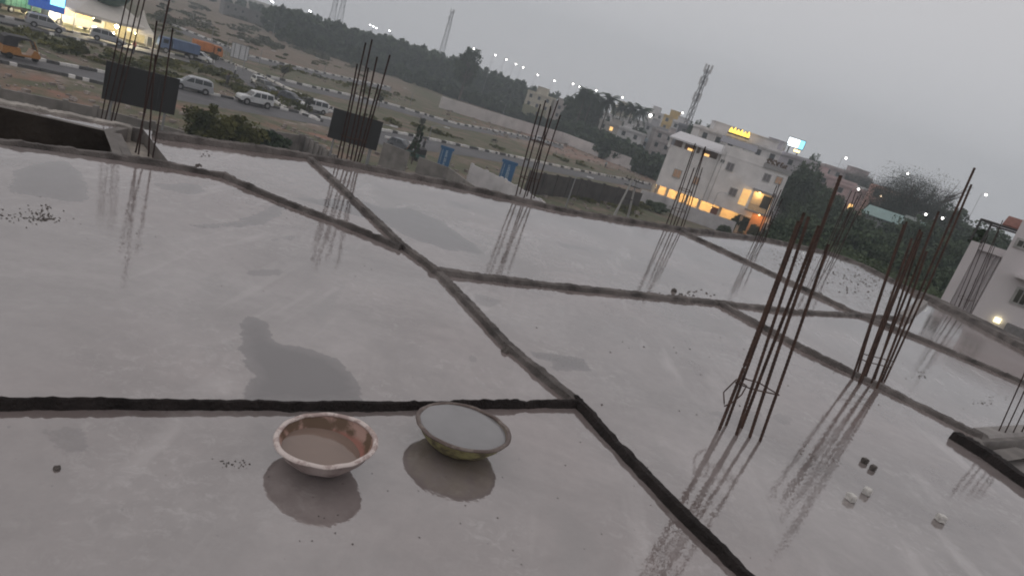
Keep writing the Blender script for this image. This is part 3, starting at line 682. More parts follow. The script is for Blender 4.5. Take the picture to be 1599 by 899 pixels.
for (px, py, d, l, w_, pr) in [
    (1250, 275, 146, 'dark tree pressed against the corner of the lit white building', .5, TA), (1300, 300, 120, 'rounded green tree behind the tallest bars', .75, TA), (1275, 247, 210, 'small dark tree on the skyline left of the pink houses', .4, TA),
    (1345, 335, 95, 'low dark tree below the teal roofed shed', .9, TA), (1400, 318, 150, 'dark tree between the teal shed and the big round tree', .9, TA), (1480, 325, 150, 'wide dark tree right of the big round tree', 1.1, TA),
    (1330, 262, 260, 'faint grey tree on the skyline behind the pink block', .9, TB), (1352, 268, 240, 'pale bare tree on the skyline beside the pink block', .8, TB), (1535, 355, 140, 'dark tree on the slope left of the near white house', 1.2, TA),
    (1090, 193, 190, 'dark little tree on the skyline beside the lattice mast', .35, TA), (1108, 200, 190, 'low tree behind the roof of the lit white building', .35, TA),
    (1440, 345, 110, 'green tree in the thicket under the big round tree', .9, TA), (1500, 385, 90, 'green tree nearest the left wall of the near white house', .9, TA), (1395, 372, 85, 'low tree in the thicket behind the tied bars', 1.1, TA), (1560, 372, 120, 'dark tree behind the pipe frame of the near white house', 1., TA)]:
    tree_at(pr, px, py, d, l, w_)
# palms
def palm_proto():
    t = thing('palm_tree', '', 'palm tree', group='palms standing on the skyline'); b = MB(); b.tube([(0, 0, -.5), (.2, 0, 4), (.1, 0, 8.4)], [.22, .17, .13], 7); b.build('trunk', m_bark, t, fix=False)
    g = random.Random(4); q = []
    for k in range(44):
        a = k*2.4; el = g.uniform(-1.3, 1.25); L = g.uniform(1.6, 2.6); dx = Vector((math.cos(a), math.sin(a), 0)); pr = Vector((.1, 0, 8.4))
        pts = [Vector((.1, 0, 8.4))+dx*(L*s*math.cos(el*(1-s)))+Vector((0, 0, L*(math.sin(el)*s-.55*s*s))) for s in np.linspace(0, 1, 9)]
        sd = Vector((-dx.y, dx.x, 0))
        for i in range(1, 9):
            for sg in (-1, 1):
                for h in (0, .5):
                    p = pts[i-1].lerp(pts[i], h); l = .75*math.sin(math.pi*(.12+.85*(i-1+h)/8)); e = p+sd*sg*l+dx*.25+Vector((0, 0, -.35*l)); wv = dx*.09
                    q.append([p-wv, p+wv, e+wv*.6, e-wv*.6])
    quadmesh('fronds', np.array([[list(v) for v in f] for f in q]), m_leaf, t); return t
PM = palm_proto()
for i, (px, py, d, l) in enumerate([(918, 136, 225, 'leftmost palm of the skyline group, its crown thick and dark'), (930, 141, 235, 'second palm of the group, joined to the leftmost crown'), (957, 146, 220, 'tall palm standing alone left of the cream house'), (976, 158, 245, 'small palm between the lone tall palm and the two close ones'), (992, 160, 240, 'palm right of the cream house, taller of two close together'), (1006, 164, 235, 'rightmost skyline palm next to the bright round lamp'), (948, 152, 240, 'palm leaning close on the left of the lone tall palm')]):
    tree_at(PM, px, py, d, l, .72, i == 0, 9.4)
# small trees planted on the verges
SP = tree_proto('', 3.2, .75, m_leaf3, 21, 26, 30, .10, (1, 1, 1.1), name='sapling'); SP['category'] = 'sapling'; SP['group'] = 'saplings planted along the road verges'
for i, (px, py, tx, ty, l) in enumerate([(478, 178, 482, 150, 'sapling on the verge beside the small white van'), (441, 127, 444, 103, 'sapling beside the branch road beyond the white jeep'), (331, 105, 334, 82, 'sapling on the grass near the orange truck'), (590, 170, 600, 150, 'sapling between the bar group and the far kerb'), (735, 285, 741, 262, 'sapling at the left end of the white compound wall'), (656, 205, 660, 183, 'round headed sapling on the verge beside the tall dark shrub')]):
    o = SP if i == 0 else dup(SP, (0, 0, 0)); p = gd(px, py); z = above(p, tx, ty).z; s = (z-GZ)/3.2; put(o, p.x, p.y, l, (s, s, s))
CY = tree_proto('tall dark columnar shrub on the verge beyond the grey wall', 6, .9, m_leaf, 33, 50, 40, .14, (1, 1, 3.0), name='columnar_shrub'); CY['category'] = 'shrub'
p = gd(642, 256); z = above(p, 657, 190).z; put(CY, p.x, p.y, None, ((z-GZ)/6*.7, (z-GZ)/6*.7, (z-GZ)/6))
# olive bushes behind the near boundary wall
def bush(px, py, ty, wpx, label, m, seed, leaf=.11, first=None):
    p = gd(px, py); h = above(p, px+8, ty).z-GZ; wr = wpx*Vector((p.x, p.y)).length/F_/2
    t = thing('bush', label, 'bush', (p.x, p.y, GZ), group='bushes beyond the slab'); quadmesh('foliage', crown_quads(1, 70, 60, leaf/ max(wr, .5), (wr, wr*.8, h*.55), h*.45, seed, .2), m, t)
    b = MB()
    for i in range(5):
        a = i*1.3; b.tube([(0, 0, -.2), (math.cos(a)*wr*.4, math.sin(a)*wr*.4, h*.6)], [.05, .02], 5)
    b.build('stems', m_bark, t, fix=False)
def bushq(px, py, ty, wpx, label, m, seed, leaf=.13):
    p = gd(px, py); h = above(p, px+8, ty).z-GZ; wr = wpx*p.xy.length/F_/2
    t = thing('bush', label, 'bush', (p.x, p.y, GZ), group='bushes beyond the slab')
    q = crown_quads(1, 80, 70, .1, (1, 1, 1), 0, seed, .15); c = q.mean(1, keepdims=True); q = c*np.array([wr, wr*.8, h*.5])+(q-c)*leaf/.1; q[:, :, 2] += h*.45
    q = q[q[:, :, 2].min(1) > .02]
    quadmesh('foliage', q, m, t); b = MB()
    for i in range(5):
        a = i*1.3; b.tube([(0, 0, -.2), (math.cos(a)*wr*.4, math.sin(a)*wr*.4, h*.6)], [.05, .02], 5)
    b.build('stems', m_bark, t, fix=False)
bushq(318, 240, 160, 74, 'big olive bush between the black hoarding and the grey wall', m_leaf2, 41)
bushq(372, 245, 178, 70, 'lower olive green bush touching the right side of the big one', m_leaf2, 42)
bushq(418, 250, 200, 60, 'dark low bush in front of the wall post', m_leaf, 43)
bushq(1150, 362, 335, 34, 'green bush before the brightly lit parking bay', m_leaf, 44); bushq(1172, 374, 350, 18, 'olive bush between the electric pole and the orange porch', m_leaf2, 45); bushq(1128, 368, 352, 20, 'low bush at the foot of the white compound wall', m_leafp, 46)
bushq(1060, 335, 318, 60, 'weedy green bush outside the long white compound wall', m_leafp, 47); bushq(1022, 330, 315, 40, 'small weedy bush by the left end of the white compound wall', m_leafp, 48)
bushq(905, 232, 222, 26, 'round green bush against the far pale wall', m_leafp, 49, .25); bushq(935, 240, 228, 34, 'second green bush leaning on the far pale wall', m_leafp, 50, .25)
bushq(125, 82, 72, 22, 'small dry bush on the dirt island between the two roads', m_leaf2, 51)
# far wood and the thickets read as masses
def mass(name, label, spots, m, leaf=.55, per=26, clumps=26, squash=1.):
    Q = []
    for k, (x, y, h, r) in enumerate(spots):
        q = crown_quads(1, clumps, per, .1, (1, 1, 1), 0, 100+k % 23, .2); c = q.mean(1, keepdims=True); q = c*np.array([r, r, h*.5])+(q-c)*leaf/.1*1.0
        q[:, :, 2] += h*.5+gz(x, y); q[:, :, 0] += x; q[:, :, 1] += y; Q.append(q)
    o = quadmesh(name, np.concatenate(Q), m); struct(o, 'stuff'); o['label'] = label
def band(line, n, d0, d1, hf, jit=6):             # spots whose tops follow a line of photo pixels
    out = []
    for i in range(n):
        f = random.random()*(len(line)-1); k = min(int(f), len(line)-2); g = f-k
        px = line[k][0]*(1-g)+line[k+1][0]*g; py = line[k][1]*(1-g)+line[k+1][1]*g+abs(random.gauss(0, jit))
        p = away(px, py, random.uniform(d0, d1)); h = p.z-gz(p.x, p.y)
        if h > 1.5: out.append((p.x, p.y, h, max(2, h*hf*random.uniform(.7, 1.3))))
    return out
mass('far_wood', 'far-off dark wood along the left skyline', band([(425, 6), (480, 18), (560, 42), (640, 62), (700, 84), (760, 104), (830, 132), (900, 152)], 210, 300, 380, .33, 5)+band([(440, 30), (560, 75), (700, 125), (830, 165)], 170, 262, 320, .4, 14)+band([(300, -20), (425, 6), (440, 25)], 60, 420, 520, .35, 8), m_leaf, .8)
mass('thicket_behind_wall', 'dark thicket behind the far pale wall', band([(830, 178), (870, 190)], 40, 238, 258, .5, 6)+band([(870, 186), (910, 192)], 50, 216, 236, .45, 6)+band([(910, 192), (950, 204)], 60, 204, 226, .4, 7)+band([(950, 206), (1000, 226)], 60, 190, 212, .4, 7)+band([(1000, 232), (1050, 248)], 50, 178, 198, .4, 7)+band([(690, 130), (760, 150), (850, 180)], 60, 255, 270, .5, 6), m_leaf, .6)
mass('skyline_grove', 'dark grove filling in beneath the skyline palms', band([(900, 146), (915, 142), (938, 150)], 40, 236, 250, .22, 5)+band([(940, 182), (975, 190), (1012, 204)], 24, 246, 262, .4, 5), m_leaf, .5)
mass('thicket_right', 'dense green thicket on the slope at right', band([(1262, 305), (1300, 320), (1380, 350), (1460, 352), (1540, 372), (1640, 400)], 150, 105, 160, .5, 10)+band([(1250, 335), (1330, 352), (1400, 380), (1480, 410), (1560, 440)], 150, 70, 105, .6, 14), m_leaf, .2, 80, 34)
mass('thicket_low', 'paler scrub below the thicket at right', band([(1290, 372), (1350, 395), (1420, 430), (1500, 455)], 80, 45, 68, .8, 10), m_leafp, .11, 90, 26)
mass('far_trees', 'hazy trees filling the distance on the skyline', band([(1000, 196), (1100, 225), (1250, 272), (1400, 318), (1599, 382)], 160, 420, 600, .45, 6)+band([(-100, -140), (300, -40)], 60, 600, 700, .4, 6), m_leaf3, 1.2)
mass('hillside_scrub', 'grey green scrub covering the open slope at upper left', [(p.x, p.y, random.uniform(.8, 2.2), random.uniform(2.0, 6)) for p in [gd(x, x*.245-68+random.uniform(-60, 42)) for x in [random.uniform(240, 640) for _ in range(150)]] if p.y < 420], leaf_mat('leaf_scrub', (.12, .125, .09), (.07, .075, .055)), .3, 16, 18)
mass('verge_grass', 'weeds and low scrub on the open ground', [(p.x, p.y, random.uniform(.3, 1.0), random.uniform(.8, 2.4)) for p in [gd(random.uniform(a, c), 0) if False else gd(a+(c-a)*f, b0+(b1-b0)*f+random.uniform(-s, s)) for (a, b0, c, b1, s, n) in ((240, 95, 480, 165, 12, 26), (0, 55, 290, 118, 10, 22), (560, 180, 1000, 275, 6, 12), (230, 30, 640, 120, 16, 60), (880, 305, 1010, 330, 10, 14), (420, 100, 640, 160, 6, 20)) for f in [random.random() for _ in range(n)]]], m_leaf2, .16, 14, 14)

# ------------------------------------------------------------------ walls on the ground
m_cw = mat('weathered_plaster', (.24, .22, .205), .9, var=.4, scale=1.2, bump=.3, bscale=9); m_ww = mat('whitewash', (.56, .54, .55), .85, var=.2, scale=1.0); m_far = mat('pale_far_wall', (.62, .58, .57), .9, var=.2, scale=.4)
def wall(label, tops, h, thick=.2, m=None, posts=0., base=None, name='boundary_wall', zb=None, proud=.08):
    z0 = GZ if zb is None else zb
    pts = [at(x, y, z0+h).xy for x, y in tops]; t = thing(name, label, 'wall', (pts[0].x, pts[0].y, z0)); b = MB(); o0 = Vector((pts[0].x, pts[0].y)); k = 0; pb = MB()
    for p, q in zip(pts[:-1], pts[1:]):
        d = (q-p).normalized(); n = Vector((-d.y, d.x))*thick/2; p_, q_ = p-o0-d*.0, q-o0
        b.slabpoly([tuple(p_-n), tuple(q_-n), tuple(q_+n), tuple(p_+n)], -.3, h)
        if posts:
            L = (q-p).length; s = 0.
            while s < L:
                c = p_+d*s; e = n.normalized()*(thick/2+proud); f = d*.14
                pb.slabpoly([tuple(c-f-e), tuple(c+f-e), tuple(c+f+e), tuple(c-f+e)], -.3, h+.12); s += posts
    b.build('wall_panel', m or m_cw, t)
    if posts: pb.build('posts', m or m_cw, t)
    return t
wall('stained grey boundary wall under the larger black hoarding', [(-120, 113), (150, 168), (288, 205)], 2.0, posts=3.2)
wall('grey boundary wall with a pale post right of the olive bushes', [(395, 202), (425, 204), (478, 213)], 2.0, posts=2.6)
wall('ribbed grey wall turning towards the slab below the small hoarding', [(478, 213), (505, 232), (560, 268)], 2.0, posts=1.1)
wall('plain grey wall panel beside the lamp post', [(600, 222), (640, 238)], 2.4); wall('grey wall panel left of the first blue banner', [(655, 245), (702, 262), (740, 290)], 2.3)
wall('white compound wall running behind the second blue banner', [(738, 257), (790, 281), (880, 333), (905, 348)], 2.4, m=m_ww, posts=2.2, proud=.02)
wall('dark precast wall around the sunken plot', [(830, 268), (920, 282), (1003, 302)], 2.6, m=mat('dark_precast', (.085, .075, .07), .9, var=.5, scale=.8), posts=3.0)
wall('rough low block wall in front of the electric pole', [(880, 328), (930, 333), (990, 345), (1060, 355)], 1.1)
wall('long pale boundary wall across the far field', [(690, 150), (760, 172), (830, 193), (880, 207), (960, 237), (1040, 266)], 3.0, .3, m_far)
wall('white compound wall round the lit white building', [(1003, 296), (1041, 307), (1072, 320), (1124, 338), (1150, 347)], 2.2, m=m_ww)
wall('short white wall right of the lit building', [(1225, 332), (1262, 346)], 2.2, m=m_ww)
wall('long white wall on the slope in front of the teal shed', [(1222, 330), (1240, 334)], 2.5, m=m_ww)

# ------------------------------------------------------------------ hoardings, signs, poles
m_blk = mat('black_sheet', (.013, .012, .013), .7, var=.3, scale=2); m_galv = mat('galvanised_steel', (.33, .33, .34), .45, metal=.6, var=.2, scale=4); m_white = mat('white_paint', (.62, .62, .63), .5, var=.12, scale=2)
def board(label, tl, tr, br, bl, dist, mb, frame=None, name='hoarding', cat='hoarding', ribs=4, thick=.12):
    base = away(*bl, dist); n = Vector((base.x, base.y, 0)).normalized()
    def pp(p): r = ray(*p); t = base.dot(n)/r.dot(n); return Vector((0, 0, H_))+r*t
    A, B_, C_, D = pp(tl), pp(tr), pp(br), pp(bl); wv = (B_-A).length; hh = (A-D).length; cx = (A+B_+C_+D)/4
    ax = Vector((n.y, -n.x, 0)); ca = cx.xy
    t = thing(name, label, cat, (cx.x, cx.y, GZ), math.atan2(ax.y, ax.x)); zc = cx.z-GZ
    MB().box(-wv/2, wv/2, -thick/2, thick/2, zc-hh/2, zc+hh/2).build('panel', mb, t)
    fr = MB()
    for s in (-1, 1): fr.box(s*(wv/2+.03)-.03, s*(wv/2+.03)+.03, -thick/2-.02, thick/2+.02, zc-hh/2-.06, zc+hh/2+.06)
    for s in (-1, 1): fr.box(-wv/2-.06, wv/2+.06, -thick/2-.025, thick/2+.025, zc+s*(hh/2+.03)-.03, zc+s*(hh/2+.03)+.03)
    for i in range(ribs): x = -wv/2+(i+.5)*wv/ribs; fr.box(x-.04, x+.04, -thick/2-.1, -thick/2-.002, zc-hh/2, zc+hh/2)
    fr.build('frame', frame or m_blk, t)
    for s in (-.38, .38): MB().bar((s*wv, .12, -.3), (s*wv, .12, zc), .07).build('post', m_galv, t)
    return t, zc, wv, hh
d1 = gd(158, 178).xy.length
board('larger black hoarding seen from behind at upper left', (168, 100), (280, 122), (272, 176), (158, 155), 46, m_blk, ribs=2)
board('smaller black hoarding seen from behind near the centre left', (522, 174), (598, 188), (587, 230), (512, 217), 52, m_blk, ribs=2)
t, zc, wv, hh = board('white backed hoarding with dark struts beyond the branch road', (364, 66), (390, 73), (384, 97), (360, 88), 118, m_white, mat('strut_grey', (.12, .12, .13)), ribs=3)
m_blue = mat('blue_banner_cloth', (.03, .12, .26), .6, var=.2, scale=1); m_let = mat('banner_letters', (.62, .70, .74), .6)
def banner(label, top, bot, wpx, seed):
    g = random.Random(seed); p = gd(*bot); tp = above(p, *top); h = tp.z-GZ; wv = wpx*p.xy.length/F_; n = Vector((p.x, p.y, 0)).normalized(); ax = Vector((n.y, -n.x, 0))
    t = thing('blue_banner', label, 'banner', p, math.atan2(ax.y, ax.x), 'blue vertical banners beside the road')
    MB().box(-wv/2, wv/2, -.05, .05, .5, h*.9).build('sheet', m_blue, t); MB().box(-wv*.62, wv*.62, -.07, .07, h*.9+.003, h).build('top_bar', m_blue, t)
    for s in (-1, 1): MB().bar((s*(wv/2+.05), 0, -.2), (s*(wv/2+.05), 0, h), .04).build('pole', m_galv, t)
    b = MB(); z = h*.86                            # two columns of strokes, the big one central, a fine one at the side
    while z > .8:
        s = h*.045; k = g.randint(0, 3); x = wv*.05; lw = s*.22
        b.box(x-s*.9, x-s*.9+lw, -.062, -.053, z-s, z); b.box(x-s*.9+lw+.002, x+s*.7, -.062, -.053, z-lw, z)
        if k != 1: b.box(x-s*.9+lw+.002, x+s*.6, -.062, -.053, z-s*.6, z-s*.6+lw)
        if k > 1: b.box(x+s*.7+.002, x+s*.7+lw, -.062, -.053, z-s, z-lw*.2)
        z -= s*1.35
    z = h*.86
    while z > .8:
        s = h*.02; b.box(-wv*.38, -wv*.38+s, -.062, -.053, z-s*g.uniform(.5, 1), z); z -= s*1.6
    b.build('white_lettering', m_let, t)
banner('blue banner with white lettering in front of the white compound wall', (799, 252), (783, 297), 20, 1)
banner('blue banner with white lettering left of the dark gate', (701, 230), (688, 270), 17, 2)

m_pole = mat('concrete_pole', (.36, .35, .34), .85, var=.2, scale=2); m_dk = mat('dark_metal', (.05, .045, .045), .6, var=.3, scale=3)
def lamp_post(label, base, top, arm=1.6, lit=False, r=.06, armdir=1, glow=.35, col=(1, .97, .9), es=14, group='street lamps along the roads'):
    p = base; tp = above(p, *top); h = tp.z-p.z; n = Vector((p.x, p.y, 0)).normalized(); ax = Vector((n.y, -n.x, 0))
    t = thing('street_lamp', label, 'street lamp', p, math.atan2(ax.y, ax.x), group)
    MB().bar((0, 0, -.3), (0, 0, h), r*1.2, r*.7, 8).build('post', m_galv, t)
    b = MB(); b.tube([(0, 0, h-.1), (armdir*arm*.4, 0, h+.25), (armdir*arm, 0, h+.35)], r*.5, 6); b.build('arm', m_galv, t, fix=False)
    hd = MB(); x = armdir*(arm+.25)
    hd.prism([(x-.4, h+.30), (x+.4, h+.34), (x+.35, h+.44), (x-.35, h+.42)], .14); hd.build('lamp_head', m_white, t)
    if lit:
        g = MB(); g.lathe([(.0001, -glow), (glow*.7, -glow*.7), (glow, 0), (glow*.7, glow*.7), (.0001, glow)], 10, Matrix.Translation((x, 0, h+.28-glow)))
        g.build('lit_lens', mat('lamp_light_%d' % int(es*10+col[2]*100), col, .5, emit=col, estr=es), t, smooth=True)
    return t
lamp_post('pale lamp post with a flat twin head beside the smaller hoarding', gd(572, 262), (588, 196), 1.2, r=.09)
lamp_post('slim lamp post standing beside the sunken plot', gd(880, 333), (898, 275), 1.2, r=.08)
lamp_post('thin lamp post in front of the lit parking bays', gd(1100, 352), (1117, 300), 1.0, r=.05)
for i, (bx, by, tx, ty, ad, l) in enumerate([(330, 66, 335, 42, -1, 'lamp post with a left pointing arm above the blue truck'), (352, 90, 358, 60, 1, 'lamp post curving over the white backed hoarding'), (405, 100, 411, 78, 1, 'lamp post right of the white backed hoarding'), (425, 60, 430, 38, -1, 'faint lamp post in the scrub above the hoarding'), (505, 118, 510, 98, -1, 'lamp post beside the far kerb left of the bars'), (640, 165, 645, 145, -1, 'lamp post beside the far kerb right of the bars'), (735, 148, 738, 126, 1, 'pale lamp post near the start of the far wall'), (785, 180, 789, 162, -1, 'lamp post arching in front of the far wall'), (668, 222, 673, 196, 1, 'lamp post on the verge behind the grey wall panel'), (300, 40, 304, 22, -1, 'faint lamp post at the upper left beyond the trucks'), (563, 90, 566, 72, 1, 'faint lamp post in front of the wood')]):
    lamp_post(l, gd(bx, by), (tx, ty), 1.8, armdir=ad, r=.07)
# far lit lamps on the skyline
far_l = [(736, 75), (770, 85), (787, 92), (802, 99), (813, 104), (836, 116), (862, 125), (891, 130), (901, 134), (927, 140), (968, 151), (1012, 178), (1062, 175), (1315, 245), (1411, 269), (1532, 302), (1329, 293), (1433, 332), (1459, 338), (1405, 352), (1432, 355)]
names = ['first', 'second', 'third', 'fourth', 'fifth', 'sixth', 'seventh', 'eighth', 'ninth', 'tenth', 'eleventh', 'twelfth', 'thirteenth']
for i, (px, py) in enumerate(far_l):
    d = 330 if i < 13 else (230 if i < 16 else 125); p = away(px, py+2, d); base = Vector((p.x, p.y, gz(p.x, p.y)))
    if i < 13: l = f'{names[i]} lit lamp from the left along the skyline left of the lattice mast' if i != 11 else 'largest bright round lamp beside the rightmost skyline palm'
    else: l = ['lit lamp on the skyline right of the bright screen', 'lit lamp on the skyline just left of the big round tree', 'lit lamp high in the sky right of the big round tree', 'lit lamp left of the pink block', 'lit lamp at the right end of the teal shed', 'lit lamp on the slope right of the teal shed', 'small lit lamp left of the tied bars tops', 'small lit lamp between the tied bars tops'][i-13]
    lamp_post(l, base, (px, py), .8, True, r=.07, glow=(.34 if d > 300 else .30 if d > 200 else .16)*(2.0 if i == 11 else 1), es=9, group='lit lamps in the distance')

# electric double pole with its transformer
def h_pole(label, bl, br_, top):
    p = gd(*bl); q = gd(*br_); tp = above((p+q)/2, *top); h = tp.z-GZ; t = thing('electric_double_pole', label, 'electric pole', (p+q)/2); c = (p+q)/2
    for s in (p, q): MB().bar((s-c)+Vector((0, 0, -.3)), (s-c)*.25+Vector((0, 0, h)), .16, .11, 8).build('pole', m_pole, t)
    b = MB()
    for z, wv in ((h-.2, 1.2), (h-.9, 1.0)):
        MB().box(-wv, wv, -.06, .06, z-.06, z+.06).build('cross_arm', m_dk, t)
    b.box(-.6, .6, -.05, .05, h*.52, h*.52+.12); b.build('cross_arm', m_dk, t)
    b = MB()
    for x in (-1, -.5, 0, .5, 1): b.bar((x*1.0, 0, h-.14), (x, 0, h+.18), .06, .04)
    b.build('insulators', m_dk, t); return t
h_pole('concrete double pole with dark cross arms left of the lit building', (956, 342), (979, 346), (966, 271))
p = gd(1163, 368); tp = above(p, 1172, 312)
t = thing('utility_pole', 'single concrete utility pole in front of the lit balcony', 'utility pole', p); h = tp.z-GZ
MB().bar((0, 0, -.3), (0, 0, h), .2, .14, 8).build('pole', m_pole, t); MB().box(-.9, .9, -.05, .05, h-.5, h-.4).build('cross_arm', m_dk, t)
p = gd(1255, 372); t = thing('electric_double_pole', 'pale leaning double pole behind the tallest bars', 'electric pole', p)
for a, c in (((-.9, 0, -.2), (.1, 0, 6.2)), ((.7, 0, -.2), (.2, 0, 6.0)), ((-.2, 0, -.2), (.9, 0, 5.4))): MB().bar(a, c, .13, .09).build('pole', m_pole, t)
# masts
def lattice(label, base_px, top_px, dist, wb, wt, sym=True):
    tp = away(*top_px, dist); z0 = gz(tp.x, tp.y); h = tp.z-z0; t = thing('lattice_mast', label, 'mast', (tp.x, tp.y, z0), .5, 'telecom masts on the skyline'); n = 16
    def wd(z): return wb+(wt-wb)*min(1, z/h)**.8
    for sx, sy in ((-1, -1), (1, -1), (1, 1), (-1, 1)):
        b = MB(); b.tube([(sx*wd(z), sy*wd(z), z) for z in np.linspace(-.5, h*.96, 9)], .10, 5); b.build('mast_leg', m_lat, t, fix=False)
    b = MB(); zs = [h*.96*(1-(1-i/n)**1.15) for i in range(n+1)]; cs = [(-1, -1), (1, -1), (1, 1), (-1, 1)]
    for i in range(n):
        for k in range(4):
            a, c = cs[k], cs[(k+1) % 4]; w0, w1 = wd(zs[i]), wd(zs[i+1])
            b.bar((a[0]*w0, a[1]*w0, zs[i]), (c[0]*w1, c[1]*w1, zs[i+1]), .05, n=4); b.bar((c[0]*w0, c[1]*w0, zs[i]), (a[0]*w1, a[1]*w1, zs[i+1]), .05, n=4); b.bar((a[0]*w1, a[1]*w1, zs[i+1]), (c[0]*w1, c[1]*w1, zs[i+1]), .05, n=4)
    b.build('bracing', m_lat, t)
    for z in (.97, .86, .72):
        for k in range(3):
            a = k*2.1+z; x, y = math.cos(a)*(wt+.7), math.sin(a)*(wt+.7); MB().box(x-.25, x+.25, y-.2, y+.2, h*z-1.4, h*z+1.2).build('antenna_panel', m_white, t)
    MB().bar((0, 0, h*.95), (0, 0, h), .12).build('tip_rod', m_lat, t)
m_lat = mat('mast_steel', (.16, .15, .16), .6, metal=.3)
lattice('tall lattice mast rising behind the lit white building', None, (1108, 102), 230, 1.15, .42)
lattice('faint lattice mast above the wood at upper centre', None, (708, 15), 480, 2.0, .7)
lattice('faintest mast above the left end of the wood', None, (527, -8), 640, 3, 1.4); lattice('faint mast close right of the faintest one', None, (539, -6), 640, 3, 1.4)

# ------------------------------------------------------------------ houses
m_win = mat('dark_glass', (.045, .05, .055), .15, var=.3, scale=1); m_frame = mat('window_frame', (.40, .39, .38), .7)
def warm(k=1.): return mat('lit_pane_%d' % int(k*10), (.8, .5, .2), .5, emit=(1, .58, .2), estr=1.1*k, var=.3, scale=1.5)
hm = {}
def wallmat(c):
    k = tuple(round(x, 2) for x in c)
    if k not in hm: hm[k] = mat('house_paint_%d' % len(hm), c, .85, var=.22, scale=.5, bump=.1)
    return hm[k]
def house(label, px, py, dist, w_, floors, c, d_=8, extra=None, rot=0., lit=(), fh=3.1, windows=True, name='town_house', slope=False):
    """(px, py) is the top left corner of the roof line"""
    tl = away(px, py, dist); z0 = gz(tl.x, tl.y); H = max(tl.z-z0, 3.); n = Vector((tl.x, tl.y, 0)).normalized(); ang = math.atan2(-n.x, n.y)+rot
    t = thing(name, label, 'house', (tl.x, tl.y, z0), ang, 'houses of the town beyond the wall'); wm = wallmat(c)
    b = MB(); b.box(0, w_, 0, d_, -.5, H-.6); b.build('walls', wm, t)
    r = MB(); r.box(-.25, w_+.25, -.25, d_+.2, H-.597, H-.4); r.box(-.02, w_+.02, -.05, .12, H-.397, H+.05); r.box(-.02, .15, .123, d_, H-.397, H+.05); r.box(w_-.15, w_+.02, .123, d_, H-.397, H+.05)
    ro = r.build('roof', wm, t)
    if extra:
        x0, x1, hh = extra; e = MB(); e.box(x0*w_, x1*w_, 1.5, d_*.7, H-.39, H+hh); e.box(x0*w_-.2, x1*w_+.2, 1.3, d_*.7+.2, H+hh+.003, H+hh+.2); e.build('stair_head', wm, ro)
    if windows:
        fl = max(1, int((H-.6)/fh)); nw = max(1, int(w_/2.9)); k = 0
        for f in range(max(0, fl-4), fl):
            z = H-.6-(fl-f)*fh+1.1
            for i in range(nw):
                x = (i+.5)*w_/nw; k += 1
                if random.random() < .15: continue
                fr = MB(); fr.box(x-.65, x+.65, -.06, .02, z-.1, z+1.4); fo = fr.build('window', m_frame, t)
                MB().box(x-.55, x+.55, -.075, -.062, z, z+1.3).build('pane', warm() if k in lit else m_win, fo)
            s = MB(); s.box(-.1, w_+.1, -.35, -.003, z+1.75, z+1.9); s.build('sun_shade', wm, t)
    return t
pk, cr_m, wt, gy, bl_, yl, pe = (.56, .42, .41), (.60, .55, .45), (.68, .66, .66), (.46, .45, .46), (.48, .55, .62), (.62, .45, .18), (.62, .36, .30)
